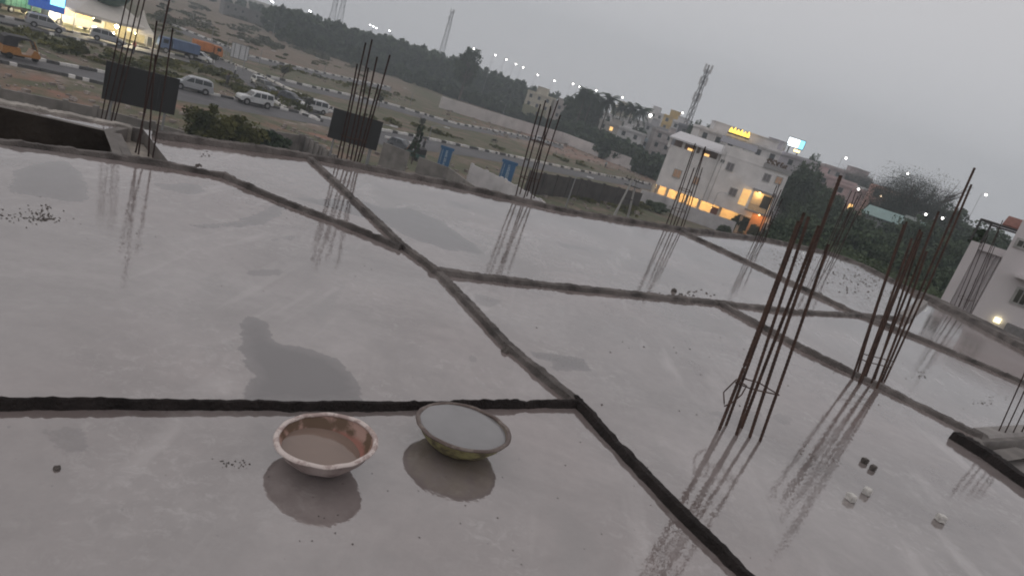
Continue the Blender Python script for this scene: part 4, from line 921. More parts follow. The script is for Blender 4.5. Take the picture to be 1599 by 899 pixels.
H_LIST = [
 ('cream flat roofed house in the trees left of the palms', 825, 140, 290, 11, 3, cr_m, (.3, .7, 2.5)), ('low yellowish house below the cream one, behind the far wall', 818, 162, 262, 8, 2, (.34, .33, .22), None),
 ('pale pink house immediately left of the palms', 868, 158, 285, 8.5, 2, (.44, .40, .38), (.1, .4, 1.5)), ('long white house under the lone tall palm', 925, 168, 300, 16, 2, wt, None),
 ('cream house glimpsed between two palms', 958, 162, 310, 9, 3, cr_m, (.2, .6, 2)), ('low white terrace right of the cream house', 980, 182, 285, 14, 2, wt, (.5, .8, 1.6)),
 ('grey white block under the bright round lamp', 1008, 190, 270, 10, 3, gy, (.2, .5, 2)), ('small white house left of the yellow block', 1018, 172, 330, 9, 3, wt, (.1, .5, 2)),
 ('bright yellow block on the skyline', 1038, 178, 300, 7, 3, yl, (.25, .8, 2.4)), ('pale blue house behind the dark trees left of the lit building', 1003, 214, 240, 9, 2, bl_, (.3, .7, 1.2)),
 ('grey block at the foot of the lattice mast', 1062, 192, 215, 11, 3, (.24, .24, .27), None), ('white block directly behind the penthouse of the lit building', 1095, 196, 175, 17, 4, wt, (.2, .6, 2)),
 ('white house under the golden glowing roof', 1136, 208, 170, 13, 4, wt, (.3, .9, 1.6)), ('white block with tube lights left of the bright screen', 1190, 226, 185, 13, 4, (.42, .40, .42), (.05, .35, 2.2)),
 ('pinkish block below the bright screen', 1222, 236, 190, 9, 4, (.40, .33, .34), None), ('long pink house with arched windows on the rise', 1262, 262, 215, 14, 3, pk, (.1, .4, 1.5)),
 ('pale pink terrace right of the arched house', 1290, 256, 240, 15, 4, (.44, .37, .37), (.5, .9, 1.6)), ('small pink hut beneath the pale terrace', 1305, 282, 200, 8, 3, pk, None),
 ('salmon pink block with a lit lamp on its wall', 1364, 287, 190, 12, 4, pe, None), ('tiny white house far off beside the skyline lamp', 1180, 232, 260, 10, 3, gy, None),
 ('pale green house front among the trees above the far wall', 974, 207, 238, 7, 2, (.30, .38, .33), None), ('grey blockwork shell on the scrub at upper left', 352, 2, 330, 18, 2, (.20, .19, .19), None),
 ('low white house between the cream pink house and the lone palm', 900, 176, 262, 9, 2, wt, None), ('pale terrace with a stepped roof beneath the palms', 938, 186, 240, 12, 2, (.62, .58, .54), (.3, .6, 1.4)),
 ('small off-white house touching the dark thicket under the palms', 968, 196, 226, 8, 2, wt, (.1, .4, 1.2)), ('greyish pink row house below the bright yellow block', 1026, 200, 232, 10, 2, (.52, .47, .46), (.5, .9, 1.4)),
 ('tall narrow white house right beside the yellow block', 1052, 186, 262, 6, 3, wt, (.2, .8, 1.5)), ('cream house peeping over the penthouse roof of the lit building', 1078, 200, 205, 9, 3, cr_m, (.1, .5, 1.3)),
 ('brownish low house beyond the pink houses on the rise', 1312, 270, 250, 11, 2, (.40, .33, .30), None), ('distant white house beside the faint grey skyline tree', 1322, 284, 230, 9, 2, (.60, .58, .58), None),
]
for i, (l, px, py, d, w_, f, c, ex) in enumerate(H_LIST): house(l, px, py, d, w_, f, c, extra=ex, rot=random.uniform(-.25, .25), lit=(3, 6) if i in (7, 15, 17, 23, 25, 27, 28) else ())

# teal roofed shed
p = away(1352, 318, 125); n = Vector((p.x, p.y, 0)).normalized(); g0 = gz(p.x, p.y); t = thing('shed', 'long shed with a pale teal sheet roof on the slope', 'shed', (p.x, p.y, g0), math.atan2(-n.x, n.y)-.25); hz = p.z-g0
MB().box(.3, 8.6, .3, 4.5, -.5, hz-1.4).build('walls', wallmat((.30, .31, .31)), t)
MB().add([(0, -.4, hz-1.5), (9, -.4, hz-1.5), (9, 2.5, hz), (0, 2.5, hz), (0, 5, hz-1.2), (9, 5, hz-1.2), (0, -.4, hz-1.42), (9, -.4, hz-1.42), (9, 2.5, hz+.08), (0, 2.5, hz+.08), (0, 5, hz-1.12), (9, 5, hz-1.12)], [(0, 1, 2, 3), (3, 2, 5, 4), (6, 9, 8, 7), (9, 10, 11, 8), (0, 6, 7, 1), (4, 5, 11, 10), (0, 3, 9, 6), (3, 4, 10, 9), (1, 7, 8, 2), (2, 8, 11, 5)]).build('roof', mat('teal_sheet', (.25, .36, .35), .5, var=.15, scale=1), t)
MB().box(6, 8.2, .8, 1.6, hz-.7, hz+.35).build('roof_box', wallmat((.42, .45, .44)), t)
# lit screen billboard
p = away(1243, 224, 190); n = Vector((p.x, p.y, 0)).normalized(); g0 = gz(p.x, p.y); t = thing('lit_screen', 'glowing white and cyan advertising screen above the rooftops', 'billboard', (p.x, p.y, g0), math.atan2(-n.x, n.y)); hz = p.z-g0
MB().box(-2.2, 2.2, -.2, .25, hz-1.2, hz+1.2).build('casing', m_dk, t); MB().box(-2.05, .8, -.225, -.203, hz-1.05, hz+1.05).build('screen', mat('screen_white', (.9, .95, 1), emit=(.85, .95, 1), estr=1.6), t)
MB().box(.803, 2.05, -.225, -.203, hz-1.05, hz+1.05).build('screen_edge', mat('screen_cyan', (.3, .8, 1), emit=(.25, .75, 1), estr=1.3), t)
for s in (-1.2, 1.2): MB().bar((s, .3, 0), (s, .3, hz), .18).build('post', m_dk, t)
def glow(name, label, px, py, dist, sx, sz, col, es, cat='light'):
    p = away(px, py, dist); n = Vector((p.x, p.y, 0)).normalized(); o = MB().box(-sx, sx, -.25, .25, -sz, sz).build(name, mat('glow_%s' % name, col, emit=col, estr=es), bevel=min(sx, sz)*.3); o.location = p; o.rotation_euler = (0, 0, math.atan2(-n.x, n.y)); tag(o, label, cat); return o
# golden lit roof ornament
p = away(1155, 207, 168); n = Vector((p.x, p.y, 0)).normalized(); t = thing('lit_roof_sign', 'golden glowing crown shaped roof decoration on the skyline', 'roof light', p, math.atan2(-n.x, n.y)); mg = mat('gold_glow', (1, .7, .1), emit=(1, .62, .08), estr=1.8)
t.scale = (1.35,)*3
MB().box(-1.9, 1.9, -.3, .3, -.7, -.45).build('base_rail', m_dk, t)
for i in range(6): x = -1.5+i*.6; MB().lathe([(.0001, -.44), (.28, -.4), (.24, .1), (.08, .35+.15*(i % 2)), (.0001, .5+.15*(i % 2))], 8, Matrix.Translation((x, 0, 0))).build('glowing_finial', mg, t, smooth=True)
glow('tube_light', 'pale violet tube light on the roof left of the bright screen', 1201, 231, 183, .55, .14, (.85, .8, 1), 3.2); glow('tube_light', 'pale tube light nearest the bright screen', 1217, 235, 183, .55, .12, (.85, .85, 1), 3.0); glow('warm_sign', 'warm yellow lit sign just under the bright screen', 1244, 236, 187, .75, .28, (1, .72, .3), 2.6)
glow('wall_lamp', 'warm lamp glowing on the salmon pink block', 1376, 306, 186, .28, .28, (1, .75, .5), 4)
for i, (px, py, d, l) in enumerate([(583, 41, 345, 'brightest white cluster of floodlights on the wooded skyline'), (425, 2, 400, 'white floodlight at the left end of the wooded skyline'), (485, 18, 380, 'white floodlight on the skyline between hill and wood'), (610, 49, 345, 'faint white light right of the floodlight cluster')]):
    p = away(px, py, d); t = thing('floodlight_mast', l, 'floodlight', (p.x, p.y, gz(p.x, p.y)), 0, 'floodlights on the skyline'); h = p.z-gz(p.x, p.y); MB().bar((0, 0, 0), (0, 0, h), .2).build('mast', m_galv, t)
    for k in range(3 if i != 3 else 1): o = MB().lathe([(.0001, -.35), (.45, 0), (.0001, .35)], 8, Matrix.Translation(((k-1)*1.6*(i == 0)+(k-1)*.6*(i != 0), 0, h-.4*k*.6))).build('lit_lens', mat('flood', (1, 1, 1), emit=(.95, .98, 1), estr=9), t)

# ------------------------------------------------------------------ the lit white building
def white_building():
    base = away(1018, 300, 119); base.z = GZ
    az = math.atan2(base.x, base.y); ang = -az*1.0-R(6)                     # facade runs right, turned slightly towards us
    ux = Vector((math.cos(ang), math.sin(ang), 0)); nv = Vector((ux.y, -ux.x, 0))
    t = thing('apartment_building', 'white three storey building with warm lit porch, parking bays and rooftop solar rack', 'building', base, ang)
    def F(zx, zy):                                 # point of the facade plane seen at a pixel of the enlarged detail
        r = ray(980+zx/3.747, 160+zy/3.747); k = (base.x*nv.x+base.y*nv.y)/(r.x*nv.x+r.y*nv.y); p = Vector((0, 0, H_))+r*k; q = p-base
        return q.dot(ux), q.z
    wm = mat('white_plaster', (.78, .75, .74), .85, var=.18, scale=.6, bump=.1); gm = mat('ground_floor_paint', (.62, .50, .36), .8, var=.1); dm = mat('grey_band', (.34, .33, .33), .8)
    uL = F(235, 290)[0]; uM = F(505, 420)[0]; uR = F(885, 560)[0]; zP = F(240, 262)[1]; zT = F(380, 240)[1]; zB = F(660, 275)[1]; z1 = F(300, 525)[1]
    uT = F(790, 380)[0]; zTer = F(860, 400)[1]; dep = 13.; print('BLD', uL, uM, uT, uR, zP, zT, zB, z1, zTer)
    w_ = MB(); w_.box(uL, uM, 0, dep, z1, zP); w_.box(uM, uR, -.6, dep+2, z1+.003, zTer)
    w_.build('walls', wm, t)
    w2 = MB(); w2.box(uM+.01, uT, -.6, dep, zTer+.003, zB); w2.build('upper_walls', wm, t)
    pa = MB(); pa.box(uT+.003, uR+.25, -.85, -.55, zTer+.003, zTer+.75); pa.box(uR, uR+.25, -.547, dep, zTer+.003, zTer+.75); pa.build('terrace_parapet', dm, t)
    # open penthouse of the left wing: columns, back wall and a tilted overhanging roof
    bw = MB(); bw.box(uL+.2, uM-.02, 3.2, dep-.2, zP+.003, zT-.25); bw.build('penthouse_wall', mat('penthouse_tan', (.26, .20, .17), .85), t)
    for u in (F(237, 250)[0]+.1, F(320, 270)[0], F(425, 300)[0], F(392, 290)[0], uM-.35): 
        c = MB(); c.box(u-.22, u+.22, .15, .55, zP+.003, zT-.25); c.build('penthouse_column', wm, t)
    pr = MB(); pr.box(uL+.1, uM-.03, 0.0, .13, zP+.003, zP+.55); pr.build('balcony_parapet', wm, t)
    rf = MB(); rf.add([(uL-.5, -1.2, zT-.25), (uM-.01, -1.2, zT-.2), (uM-.01, dep, zT+1.2), (uL-.5, dep, zT+1.2), (uL-.5, -1.2, zT), (uM-.01, -1.2, zT+.05), (uM-.01, dep, zT+1.45), (uL-.5, dep, zT+1.45)], [(0, 1, 2, 3), (7, 6, 5, 4), (0, 4, 5, 1), (1, 5, 6, 2), (2, 6, 7, 3), (3, 7, 4, 0)]); rf.build('penthouse_roof', mat('roof_sheet_white', (.66, .65, .67), .7, var=.1), t)
    for q in ((345, 265, 372, 320), (442, 305, 458, 345)):
        a = F(q[0], q[1]); c = F(q[2], q[3]); MB().box(a[0], max(c[0], a[0]+.3), 3.1, 3.17, zP+.5, zT-.9).build('lit_doorway', warm(1), t)
    # ground floor on columns with real warm lamps
    bk = MB(); bk.box(uL+.3, uR-1, 5.0, 5.3, 0, z1-.003); bk.build('parking_back_wall', gm, t)
    for zx in (148, 226, 292, 345, 420, 545, 675):
        u = F(zx, 470+zx*.27)[0]; c = MB(); c.box(u-.25, u+.25, .05, .5, -.2, z1-.003); c.build('pillar', mat('lit_pillar', (.60, .52, .42), .8), t)
    sl_ = MB(); sl_.box(uL, F(230, 530)[0], .6, .8, 0, 1.2); sl_.build('low_wall', wm, t)
    a = F(420, 600)[0]; c = F(545, 640)[0]; MB().box(F(492, 620)[0], F(540, 630)[0], .3, .4, 0, z1-.4).build('brown_door', mat('brown_door', (.20, .07, .04), .6), t)
    def lampat(u, y, z, e, nm='ceiling_lamp', col=(1, .66, .28)):
        o = MB().lathe([(.0001, -.06), (.16, -.05), (.18, 0), (.0001, .0)], 12, Matrix.Translation((u, y, z))).build(nm, mat('lamp_glow', (1, .7, .35), emit=(1, .62, .25), estr=12), t)
        ld = bpy.data.lights.new('warm_lamp', 'POINT'); ld.energy = e; ld.color = col; ld.shadow_soft_size = .15; lo = bpy.data.objects.new('warm_lamp', ld); COL.objects.link(lo); lo.parent = t; lo.location = (u, y, z-.3)
    for zx in (170, 255, 380, 460, 610): u = F(zx, 470+zx*.27)[0]; lampat(u, 2.8, z1-.06, 165)
    # windows
    def window(x0, y0, x1, y1, m, yy=0.):
        a = F(x0, y0); c = F(x1, y1); u0, u1 = min(a[0], c[0]), max(a[0], c[0]); z0, z1_ = min(a[1], c[1]), max(a[1], c[1])
        u0, u1 = F((x0+x1)/2-(x1-x0)*.5*.8, (y0+y1)/2)[0], F((x0+x1)/2+(x1-x0)*.5*.8, (y0+y1)/2)[0]
        f = MB(); f.box(u0-.12, u1+.12, yy-.09, yy+.02, z1_-.02, z1_+.10); f.box(u0-.12, u1+.12, yy-.16, yy+.02, z0-.10, z0+.02); f.box(u0-.12, u0, yy-.09, yy+.02, z0+.023, z1_-.023); f.box(u1, u1+.12, yy-.09, yy+.02, z0+.023, z1_-.023); f.box((u0+u1)/2-.04, (u0+u1)/2+.04, yy-.07, yy+.02, z0+.023, z1_-.023)
        fo = f.build('window', m_frame, t); MB().box(u0, u1, yy-.04, yy+.0, z0+.02, z1_-.02).build('pane', m, fo)
    mauve = mat('curtained_glass', (.20, .18, .19), .2, var=.3, scale=2)
    wn = mat('curtain_lit', (.42, .27, .19), .4, emit=(1, .55, .28), estr=.06, var=.5, scale=5)
    window(262, 383, 318, 450, wn); window(383, 430, 420, 487, wn); window(575, 345, 625, 408, mauve, -.6); window(590, 492, 643, 555, mauve, -.6); window(790, 410, 838, 470, mauve, -.6); window(860, 428, 906, 485, wn, -.6); window(545, 332, 568, 355, m_win, -.6)
    # lit balconies of the right block
    def recess(x0, y0, x1, y1, e, dark=None):
        a, c = F(x0, y0), F(x1, y1); return a, c
    u0, u1 = F(655, 560)[0], F(705, 560)[0]; za, zb = F(690, 505)[1], F(670, 600)[1]
    MB().box(u0, u1, -.65, -.603, zb, za).build('lit_door_bay', mat('warm_wall_glow', (.7, .45, .2), .7, emit=(1, .6, .22), estr=.55, var=.4, scale=2), t)
    u2, u3 = F(722, 560)[0], F(843, 560)[0]; za, zb = F(800, 535)[1], F(760, 635)[1]
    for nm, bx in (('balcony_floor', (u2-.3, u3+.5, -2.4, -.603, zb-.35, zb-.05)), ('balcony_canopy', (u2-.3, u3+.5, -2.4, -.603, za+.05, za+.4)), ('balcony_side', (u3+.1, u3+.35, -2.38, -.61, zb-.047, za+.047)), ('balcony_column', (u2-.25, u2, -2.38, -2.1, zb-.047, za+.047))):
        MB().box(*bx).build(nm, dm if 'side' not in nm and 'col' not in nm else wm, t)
    MB().box(u2, u3+.1, -.63, -.603, zb-.04, za+.04).build('balcony_back', gm, t)
    MB().box(F(790, 560)[0], F(835, 580)[0], -.66, -.633, zb+.7, za-.2).build('balcony_window', m_win, t)
    rl = MB(); rl.box(u2, u3, -2.36, -2.32, zb+.85, zb+.9)
    for i in range(14): x = u2+(u3-u2)*i/13; rl.box(x-.015, x+.015, -2.35, -2.33, zb-.04, zb+.847)
    rl.build('railing', m_dk, t); lampat((u2+u3)/2-.6, -1.4, za+.04, 75)
    # porch below
    lampat(u3-.8, -1.8, zb-.38, 60, col=(1, .45, .15)); MB().box(u2+1.2, u3+.4, -.63, -.603, 0, zb-.4).build('porch_wall', mat('porch_orange', (.60, .33, .17), .8), t)
    # roof rack
    rk = MB(); a = F(545, 200); c = F(760, 295); u0, u1 = F(545, 215)[0], F(755, 290)[0]
    pn = MB(); pn.add([(u0, -.4, zB+.25), (u1, -.4, zB+.25), (u1, 2.2, zB+1.25), (u0, 2.2, zB+1.25), (u0, -.4, zB+.31), (u1, -.4, zB+.31), (u1, 2.2, zB+1.31), (u0, 2.2, zB+1.31)], [(3, 2, 1, 0), (4, 5, 6, 7), (0, 1, 5, 4), (1, 2, 6, 5), (2, 3, 7, 6), (3, 0, 4, 7)]); pn.build('solar_panel', mat('solar', (.16, .16, .19), .2), t)
    for i in range(4):
        x = u0+(u1-u0)*i/3; rk.bar((x, -.3, zB), (x, -.3, zB+.28), .04); rk.bar((x, 2.1, zB), (x, 2.1, zB+1.2), .04)
    rk.build('rack_frame', m_dk, t)
    pp = MB(); u = F(505, 420)[0]; pp.bar((u-.15, -.68, z1), (u-.15, -.68, zB), .05); pp.bar((u+.6, -.68, z1), (u+.6, -.68, zB-1), .04); pp.build('drain_pipes', mat('pipe_grey', (.40, .38, .37), .6), t)
    MB().box(uM+.02, uT, -.66, -.603, zTer-.05, zTer+.05).build('string_course', wm, t)
    # plants on the terrace
    for k in range(4):
        x = uT+.6+k*.9; pl = MB(); pl.lathe([(.0001, 0), (.16, 0), (.22, .35), (.0001, .35)], 8, Matrix.Translation((x, 1.5, zTer+.003))); po = pl.build('plant_pot', mat('terracotta', (.22, .09, .06)), t)
        q = crown_quads(.6, 12, 18, .12, (1, 1, 1.2), 0, 70+k); q[:, :, 0] += x; q[:, :, 1] += 1.5; q[:, :, 2] += zTer+1.0; quadmesh('plant', q, mat('dry_leaf', (.17, .11, .07)), po)
    return t
white_building()

# ------------------------------------------------------------------ near white house at the right edge
def near_house():
    D = 30.; tl = away(1519, 372, D); n = Vector((tl.x, tl.y, 0)).normalized(); ang = math.atan2(-n.x, n.y)-R(6); base = Vector((tl.x, tl.y, GZ)); ux = Vector((math.cos(ang), math.sin(ang), 0)); nv = Vector((ux.y, -ux.x, 0))
    t = thing('house', 'near white house with a black pipe frame on its lower roof at the right edge', 'house', base, ang)
    def F(zx, zy):                                 # enlarged detail: origin (1380, 320), scale 3.74
        r = ray(1380+zx/3.744, 320+zy/3.744); k = (base.x*nv.x+base.y*nv.y)/(r.x*nv.x+r.y*nv.y); p = Vector((0, 0, H_))+r*k; q = p-base; return q.dot(ux), q.z
    wm = mat('near_house_paint', (.64, .60, .61), .85, var=.12, scale=.7, bump=.15)
    u1, zA = F(480, 195); ua, z2 = F(575, 215); ub, zC = F(700, 310); uc, zD = F(770, 70)
    print('NH', u1, zA, ub, zC, uc, zD)
    MB().box(0, ua+.0, 0, 7, -.3, zA).build('left_bay', wm, t)
    MB().box(ua+.003, ub, .3, 7, -.3, zC).build('stair_bay', wm, t)
    ledge = MB(); ledge.box(ua+.003, ub, .1, .6, zC+.003, zC+.10); ledge.box(ua+.003, ub, .2, .5, zC+.103, zC+.28); ledge.build('stepped_coping', wm, t)
    MB().box(ub+.003, ub+8, -.5, 8, -.3, zD+.0).build('main_block', wm, t)
    rt = MB(); zE = F(740, 100)[1]; rt.add([(ub-.55, .2, zE-.2), (ub-.02, .2, zE-.2), (ub-.02, 1.0, zE+.15), (ub-.55, 1.0, zE+.15), (ub-.55, .2, zE-.12), (ub-.02, .2, zE-.12), (ub-.02, 1.0, zE+.23), (ub-.55, 1.0, zE+.23)], [(3, 2, 1, 0), (4, 5, 6, 7), (0, 1, 5, 4), (1, 2, 6, 5), (2, 3, 7, 6), (3, 0, 4, 7)]); rt.build('tiled_eave', mat('red_tile', (.22, .10, .08), .8), t)
    fr = MB(); a = F(500, 190); c = F(545, 75); e = F(755, 125); g = F(660, 225); x0 = a[0]+.05; h1 = c[1]
    fr.bar((x0, .2, zA), (x0, .2, h1), .04); fr.bar((x0, .2, h1), (ub+.1, .2, h1+.0), .045); fr.bar((F(690, 150)[0]-.4, .2, zC), (F(690, 150)[0]-.4, .2, h1), .04); fr.bar((x0, .2, h1), (x0, 4, h1), .04); fr.bar((x0, 4, zA), (x0, 4, h1), .04); fr.bar((x0, 4, h1), (ub, 4, h1), .04); fr.build('pipe_frame', m_dk, t)
    for i in range(3): MB().bar((ub-.12-.16*i, .24, -.2), (ub-.12-.16*i, .24, zC), .035).build('drain_pipe', mat('drain_white', (.50, .47, .48), .5), t)
    for k, (x0, y0, x1, y1) in enumerate([(765, 475, 860, 600), (800, 205, 860, 250)]):
        a = F(x0, y0+20); c = F(x1, y1+10); u_, v_ = F((x0+x1)/2-45, (y0+y1)/2)[0], F((x0+x1)/2+80, (y0+y1)/2)[0]; z0, z1_ = min(a[1], c[1]), max(a[1], c[1])
        z0, z1_ = F(760, 560)[1] if k == 0 else F(800, 245)[1], F(775, 480)[1] if k == 0 else F(810, 212)[1]
        f = MB(); f.box(u_-.07, v_+.07, -.56, -.49, z0-.07, z1_+.07); fo = f.build('window', m_frame, t)
        for j in range(3): w0 = u_+(v_-u_)*j/3; MB().box(w0+.02, w0+(v_-u_)/3-.02, -.575, -.563, z0, z1_).build('pane', mat('green_glass', (.075, .075, .06), .2, var=.5, scale=3), fo)
    sh = F(800, 415); MB().box(ub+.6, ub+4, -1.1, -.503, sh[1]-.06, sh[1]+.04).build('sun_shade', wm, t)
    l = F(672, 668); b = MB().box(l[0]-.10, l[0]+.10, -.62, -.503, l[1]-.09, l[1]+.09).build('wall_lamp', mat('wall_lamp_glow', (1, .9, .6), emit=(1, .88, .5), estr=1.6), t)
    bx = MB(); q = F(740, 700); bx.box(l[0]+.3, l[0]+4, -1.0, -.503, l[1]-.45, l[1]+.05); bx.build('canopy_slab', mat('grey_canopy', (.22, .21, .21), .8), t)
    # soft plant pots on the roof corner
    qd = crown_quads(.3, 14, 20, .06, (1, 1, 1), 0, 91); qd[:, :, 0] += ua-.3; qd[:, :, 1] += .6; qd[:, :, 2] += zA+.2; quadmesh('potted_plant', qd, m_leaf, t)
near_house()

# ------------------------------------------------------------------ vehicles
m_tyre = mat('tyre', (.02, .02, .02), .9); m_rim = mat('rim', (.35, .35, .36), .4, metal=.6); m_glass = mat('car_glass', (.03, .035, .04), .08); m_hl = mat('headlamp', (.7, .7, .68), .2); m_tl = mat('tail_lamp', (.35, .03, .02), .3); m_blackp = mat('black_plastic', (.03, .03, .03), .6)
def wheels(t, xs_, hw, r, wd=.2):
    for x in xs_:
        for s in (-1, 1):
            M = Matrix.Translation((x, s*hw, r)) @ Matrix.Rotation(math.pi/2, 4, 'X')
            wo = MB().lathe([(.0001, -wd/2), (r*.92, -wd/2), (r, -wd/3), (r, wd/3), (r*.92, wd/2), (.0001, wd/2)], 20, M).build('wheel', m_tyre, t, smooth=False)
            MB().lathe([(.0001, wd/2+.012), (r*.5, wd/2+.015), (r*.6, wd/2+.003)], 12, Matrix.Translation((x, s*hw, r)) @ Matrix.Rotation(-s*math.pi/2, 4, 'X')).build('rim', m_rim, wo)
def car(kind, paint):
    P_ = {'mpv': dict(L=4.6, W=.86, low=[(-2.25, .35), (-2.25, .75), (-2.2, 1.02), (1.15, 1.05), (2.05, .88), (2.28, .68), (2.28, .35)], cab=[(-2.18, 1.02), (-2.05, 1.62), (-1.6, 1.74), (.15, 1.76), (.45, 1.68), (1.25, 1.04)], wx=(-1.35, 1.45), r=.33,
                  win=[[(-2.0, 1.1), (-1.88, 1.56), (-.98, 1.62), (-.98, 1.1)], [(-.9, 1.1), (-.9, 1.62), (-.05, 1.63), (-.05, 1.1)], [(.03, 1.1), (.03, 1.62), (.38, 1.58), (1.02, 1.1)]]),
          'suv': dict(L=4.5, W=.85, low=[(-2.2, .45), (-2.2, 1.1), (1.0, 1.12), (2.1, 1.05), (2.22, .85), (2.22, .45)], cab=[(-2.17, 1.1), (-2.1, 1.78), (-1.9, 1.86), (.25, 1.86), (.45, 1.78), (.98, 1.12)], wx=(-1.35, 1.4), r=.38,
                  win=[[(-2.02, 1.18), (-1.98, 1.7), (-1.2, 1.72), (-1.2, 1.18)], [(-1.1, 1.18), (-1.1, 1.72), (-.35, 1.72), (-.35, 1.18)], [(-.25, 1.18), (-.25, 1.72), (.32, 1.7), (.72, 1.18)]]),
          'van': dict(L=3.9, W=.78, low=[(-1.9, .35), (-1.9, 1.0), (1.7, 1.0), (1.92, .8), (1.92, .35)], cab=[(-1.88, 1.0), (-1.8, 1.72), (-1.5, 1.82), (.9, 1.82), (1.1, 1.72), (1.68, 1.0)], wx=(-1.15, 1.2), r=.3,
                  win=[[(-1.72, 1.08), (-1.66, 1.65), (-.75, 1.68), (-.75, 1.08)], [(-.65, 1.08), (-.65, 1.68), (.2, 1.68), (.2, 1.08)], [(.3, 1.08), (.3, 1.68), (.95, 1.64), (1.4, 1.08)]]),
          'hatch': dict(L=3.8, W=.8, low=[(-1.85, .33), (-1.85, .9), (.95, .95), (1.75, .8), (1.9, .6), (1.9, .33)], cab=[(-1.82, .9), (-1.45, 1.42), (-1.1, 1.5), (.1, 1.5), (.95, .95)], wx=(-1.15, 1.2), r=.3,
                  win=[[(-1.6, .97), (-1.3, 1.37), (-.6, 1.42), (-.6, .97)], [(-.52, .97), (-.52, 1.42), (.08, 1.42), (.72, .98)]])}[kind]
    t = thing({'mpv': 'people_carrier', 'suv': 'jeep', 'van': 'minivan', 'hatch': 'parked_car'}[kind], '', 'car'); W = P_['W']
    top = max(z for _, z in P_['cab']); bl = P_['low'][1][1]
    hw = lambda x, z: W*(1-.10*max(0, abs(x)/(P_['L']/2)-.75)*4*.4) if z <= bl+.1 else W*(1-.17*(z-bl)/(top-bl))
    MB().prism(P_['low'], hw).build('body', paint, t, bevel=.05, smooth=False)
    MB().prism(P_['cab'], lambda x, z: W*.985*(1-.17*max(0, z-bl)/(top-bl))).build('cabin', paint, t, bevel=.03)
    for s in (-1, 1):
        for wv in P_['win']:
            vs = [(x, s*(W*.985*(1-.17*(z-bl)/(top-bl))+.012), z) for x, z in wv]; MB().add(vs, [tuple(range(4))]).build('window', m_glass, t, fix=False)
    c = P_['cab']; a, b_ = Vector((c[-2][0], 0, c[-2][1])), Vector((c[-1][0], 0, c[-1][1])); nn = Vector((a.z-b_.z, 0, b_.x-a.x)).normalized()*.03
    p0, p1 = a.lerp(b_, .1)+nn, a.lerp(b_, .92)+nn; wt_ = W*.75; MB().add([(p0.x, -wt_, p0.z), (p0.x, wt_, p0.z), (p1.x, W*.88, p1.z), (p1.x, -W*.88, p1.z)], [(0, 1, 2, 3)]).build('windscreen', m_glass, t, fix=False)
    a, b_ = Vector((c[0][0], 0, c[0][1])), Vector((c[1][0], 0, c[1][1])); nn = Vector((-(b_.z-a.z), 0, b_.x-a.x)).normalized()*.03
    p0, p1 = a.lerp(b_, .2)+nn, a.lerp(b_, .9)+nn; MB().add([(p0.x, -W*.8, p0.z), (p0.x, W*.8, p0.z), (p1.x, wt_*.95, p1.z), (p1.x, -wt_*.95, p1.z)], [(0, 1, 2, 3)]).build('rear_window', m_glass, t, fix=False)
    L2 = P_['L']/2
    for s in (-1, 1):
        MB().box(L2-.16, L2+.005, s*W*.6-.14, s*W*.6+.14, .68, .85).build('headlight', m_hl, t, bevel=.02); MB().box(-L2+.02, -L2+.12, s*W*.78-.08, s*W*.78+.08, .8, 1.0).build('tail_light', m_tl, t)
        MB().box(.85, 1.0, s*(W+.02)-.0, s*(W+.16), 1.0, 1.14).build('wing_mirror', paint, t)
    MB().box(L2-.12, L2+.04, -W*.9, W*.9, .36, .55).build('front_bumper', m_blackp if kind == 'suv' else paint, t, bevel=.02); MB().box(-L2-.0, -L2+.14, -W*.9, W*.9, .38, .58).build('rear_bumper', m_blackp if kind == 'suv' else paint, t, bevel=.02)
    for x in P_['wx']:
        for s in (-1, 1): MB().lathe([(.0001, 0), (P_['r']*1.22, 0)], 18, Matrix.Translation((x, s*(W+.006), P_['r']+.03)) @ Matrix.Rotation(math.pi/2, 4, 'X')).build('wheel_arch', m_blackp, t, fix=False)
    wheels(t, P_['wx'], W-.07, P_['r'])
    MB().box(P_['wx'][0]+.4, P_['wx'][1]-.4, -W-.01, W+.01, .3, .42).build('sill', m_blackp, t); return t
m_cw2 = mat('car_white', (.62, .63, .64), .3, var=.05, scale=2); m_cs = mat('car_silver', (.42, .43, .45), .3, metal=.3, var=.05); m_cg = mat('car_grey', (.16, .17, .19), .35, metal=.2)
def place(o, a, b_, label=None, f=.5):            # wheels seen from pixel a (rear) to pixel b (front)
    A, B_ = gd(*a), gd(*b_); c = A.lerp(B_, f); dv = B_-A; o.location = (c.x, c.y, GZ+.03); o.rotation_euler = (0, 0, math.atan2(dv.y, dv.x)); o.scale = (.88,)*3
    if label: o['label'] = label
S = 1.0
v = car('suv', m_cw2); place(v, (420, 170), (372, 160), 'white boxy jeep on the near road above the olive bushes')
v1 = car('mpv', m_cs); place(v1, (322, 148), (276, 137), 'silver people carrier just emerging right of the larger hoarding')
v2 = dup(v1, (0, 0, 0)); place(v2, (50, 41), (90, 51), 'silver people carrier at the left on the upper road behind the autorickshaw')
v3 = dup(v1, (0, 0, 0)); place(v3, (148, 62), (186, 72), 'silver people carrier next to the tall paired bars on the upper road')
v = car('van', m_cw2); place(v, (502, 178), (476, 172), 'small white minivan parked past the branch road junction')
v = car('hatch', m_cg); place(v, (405, 138), (423, 146), 'dark grey hatchback on the branch road')
v4 = dup(v, (0, 0, 0)); place(v4, (445, 158), (462, 164), 'dark grey car waiting where the branch road meets the near road'); v5 = dup(v, (0, 0, 0)); place(v5, (615, 232), (636, 240), 'dark car behind the plain grey wall panel')
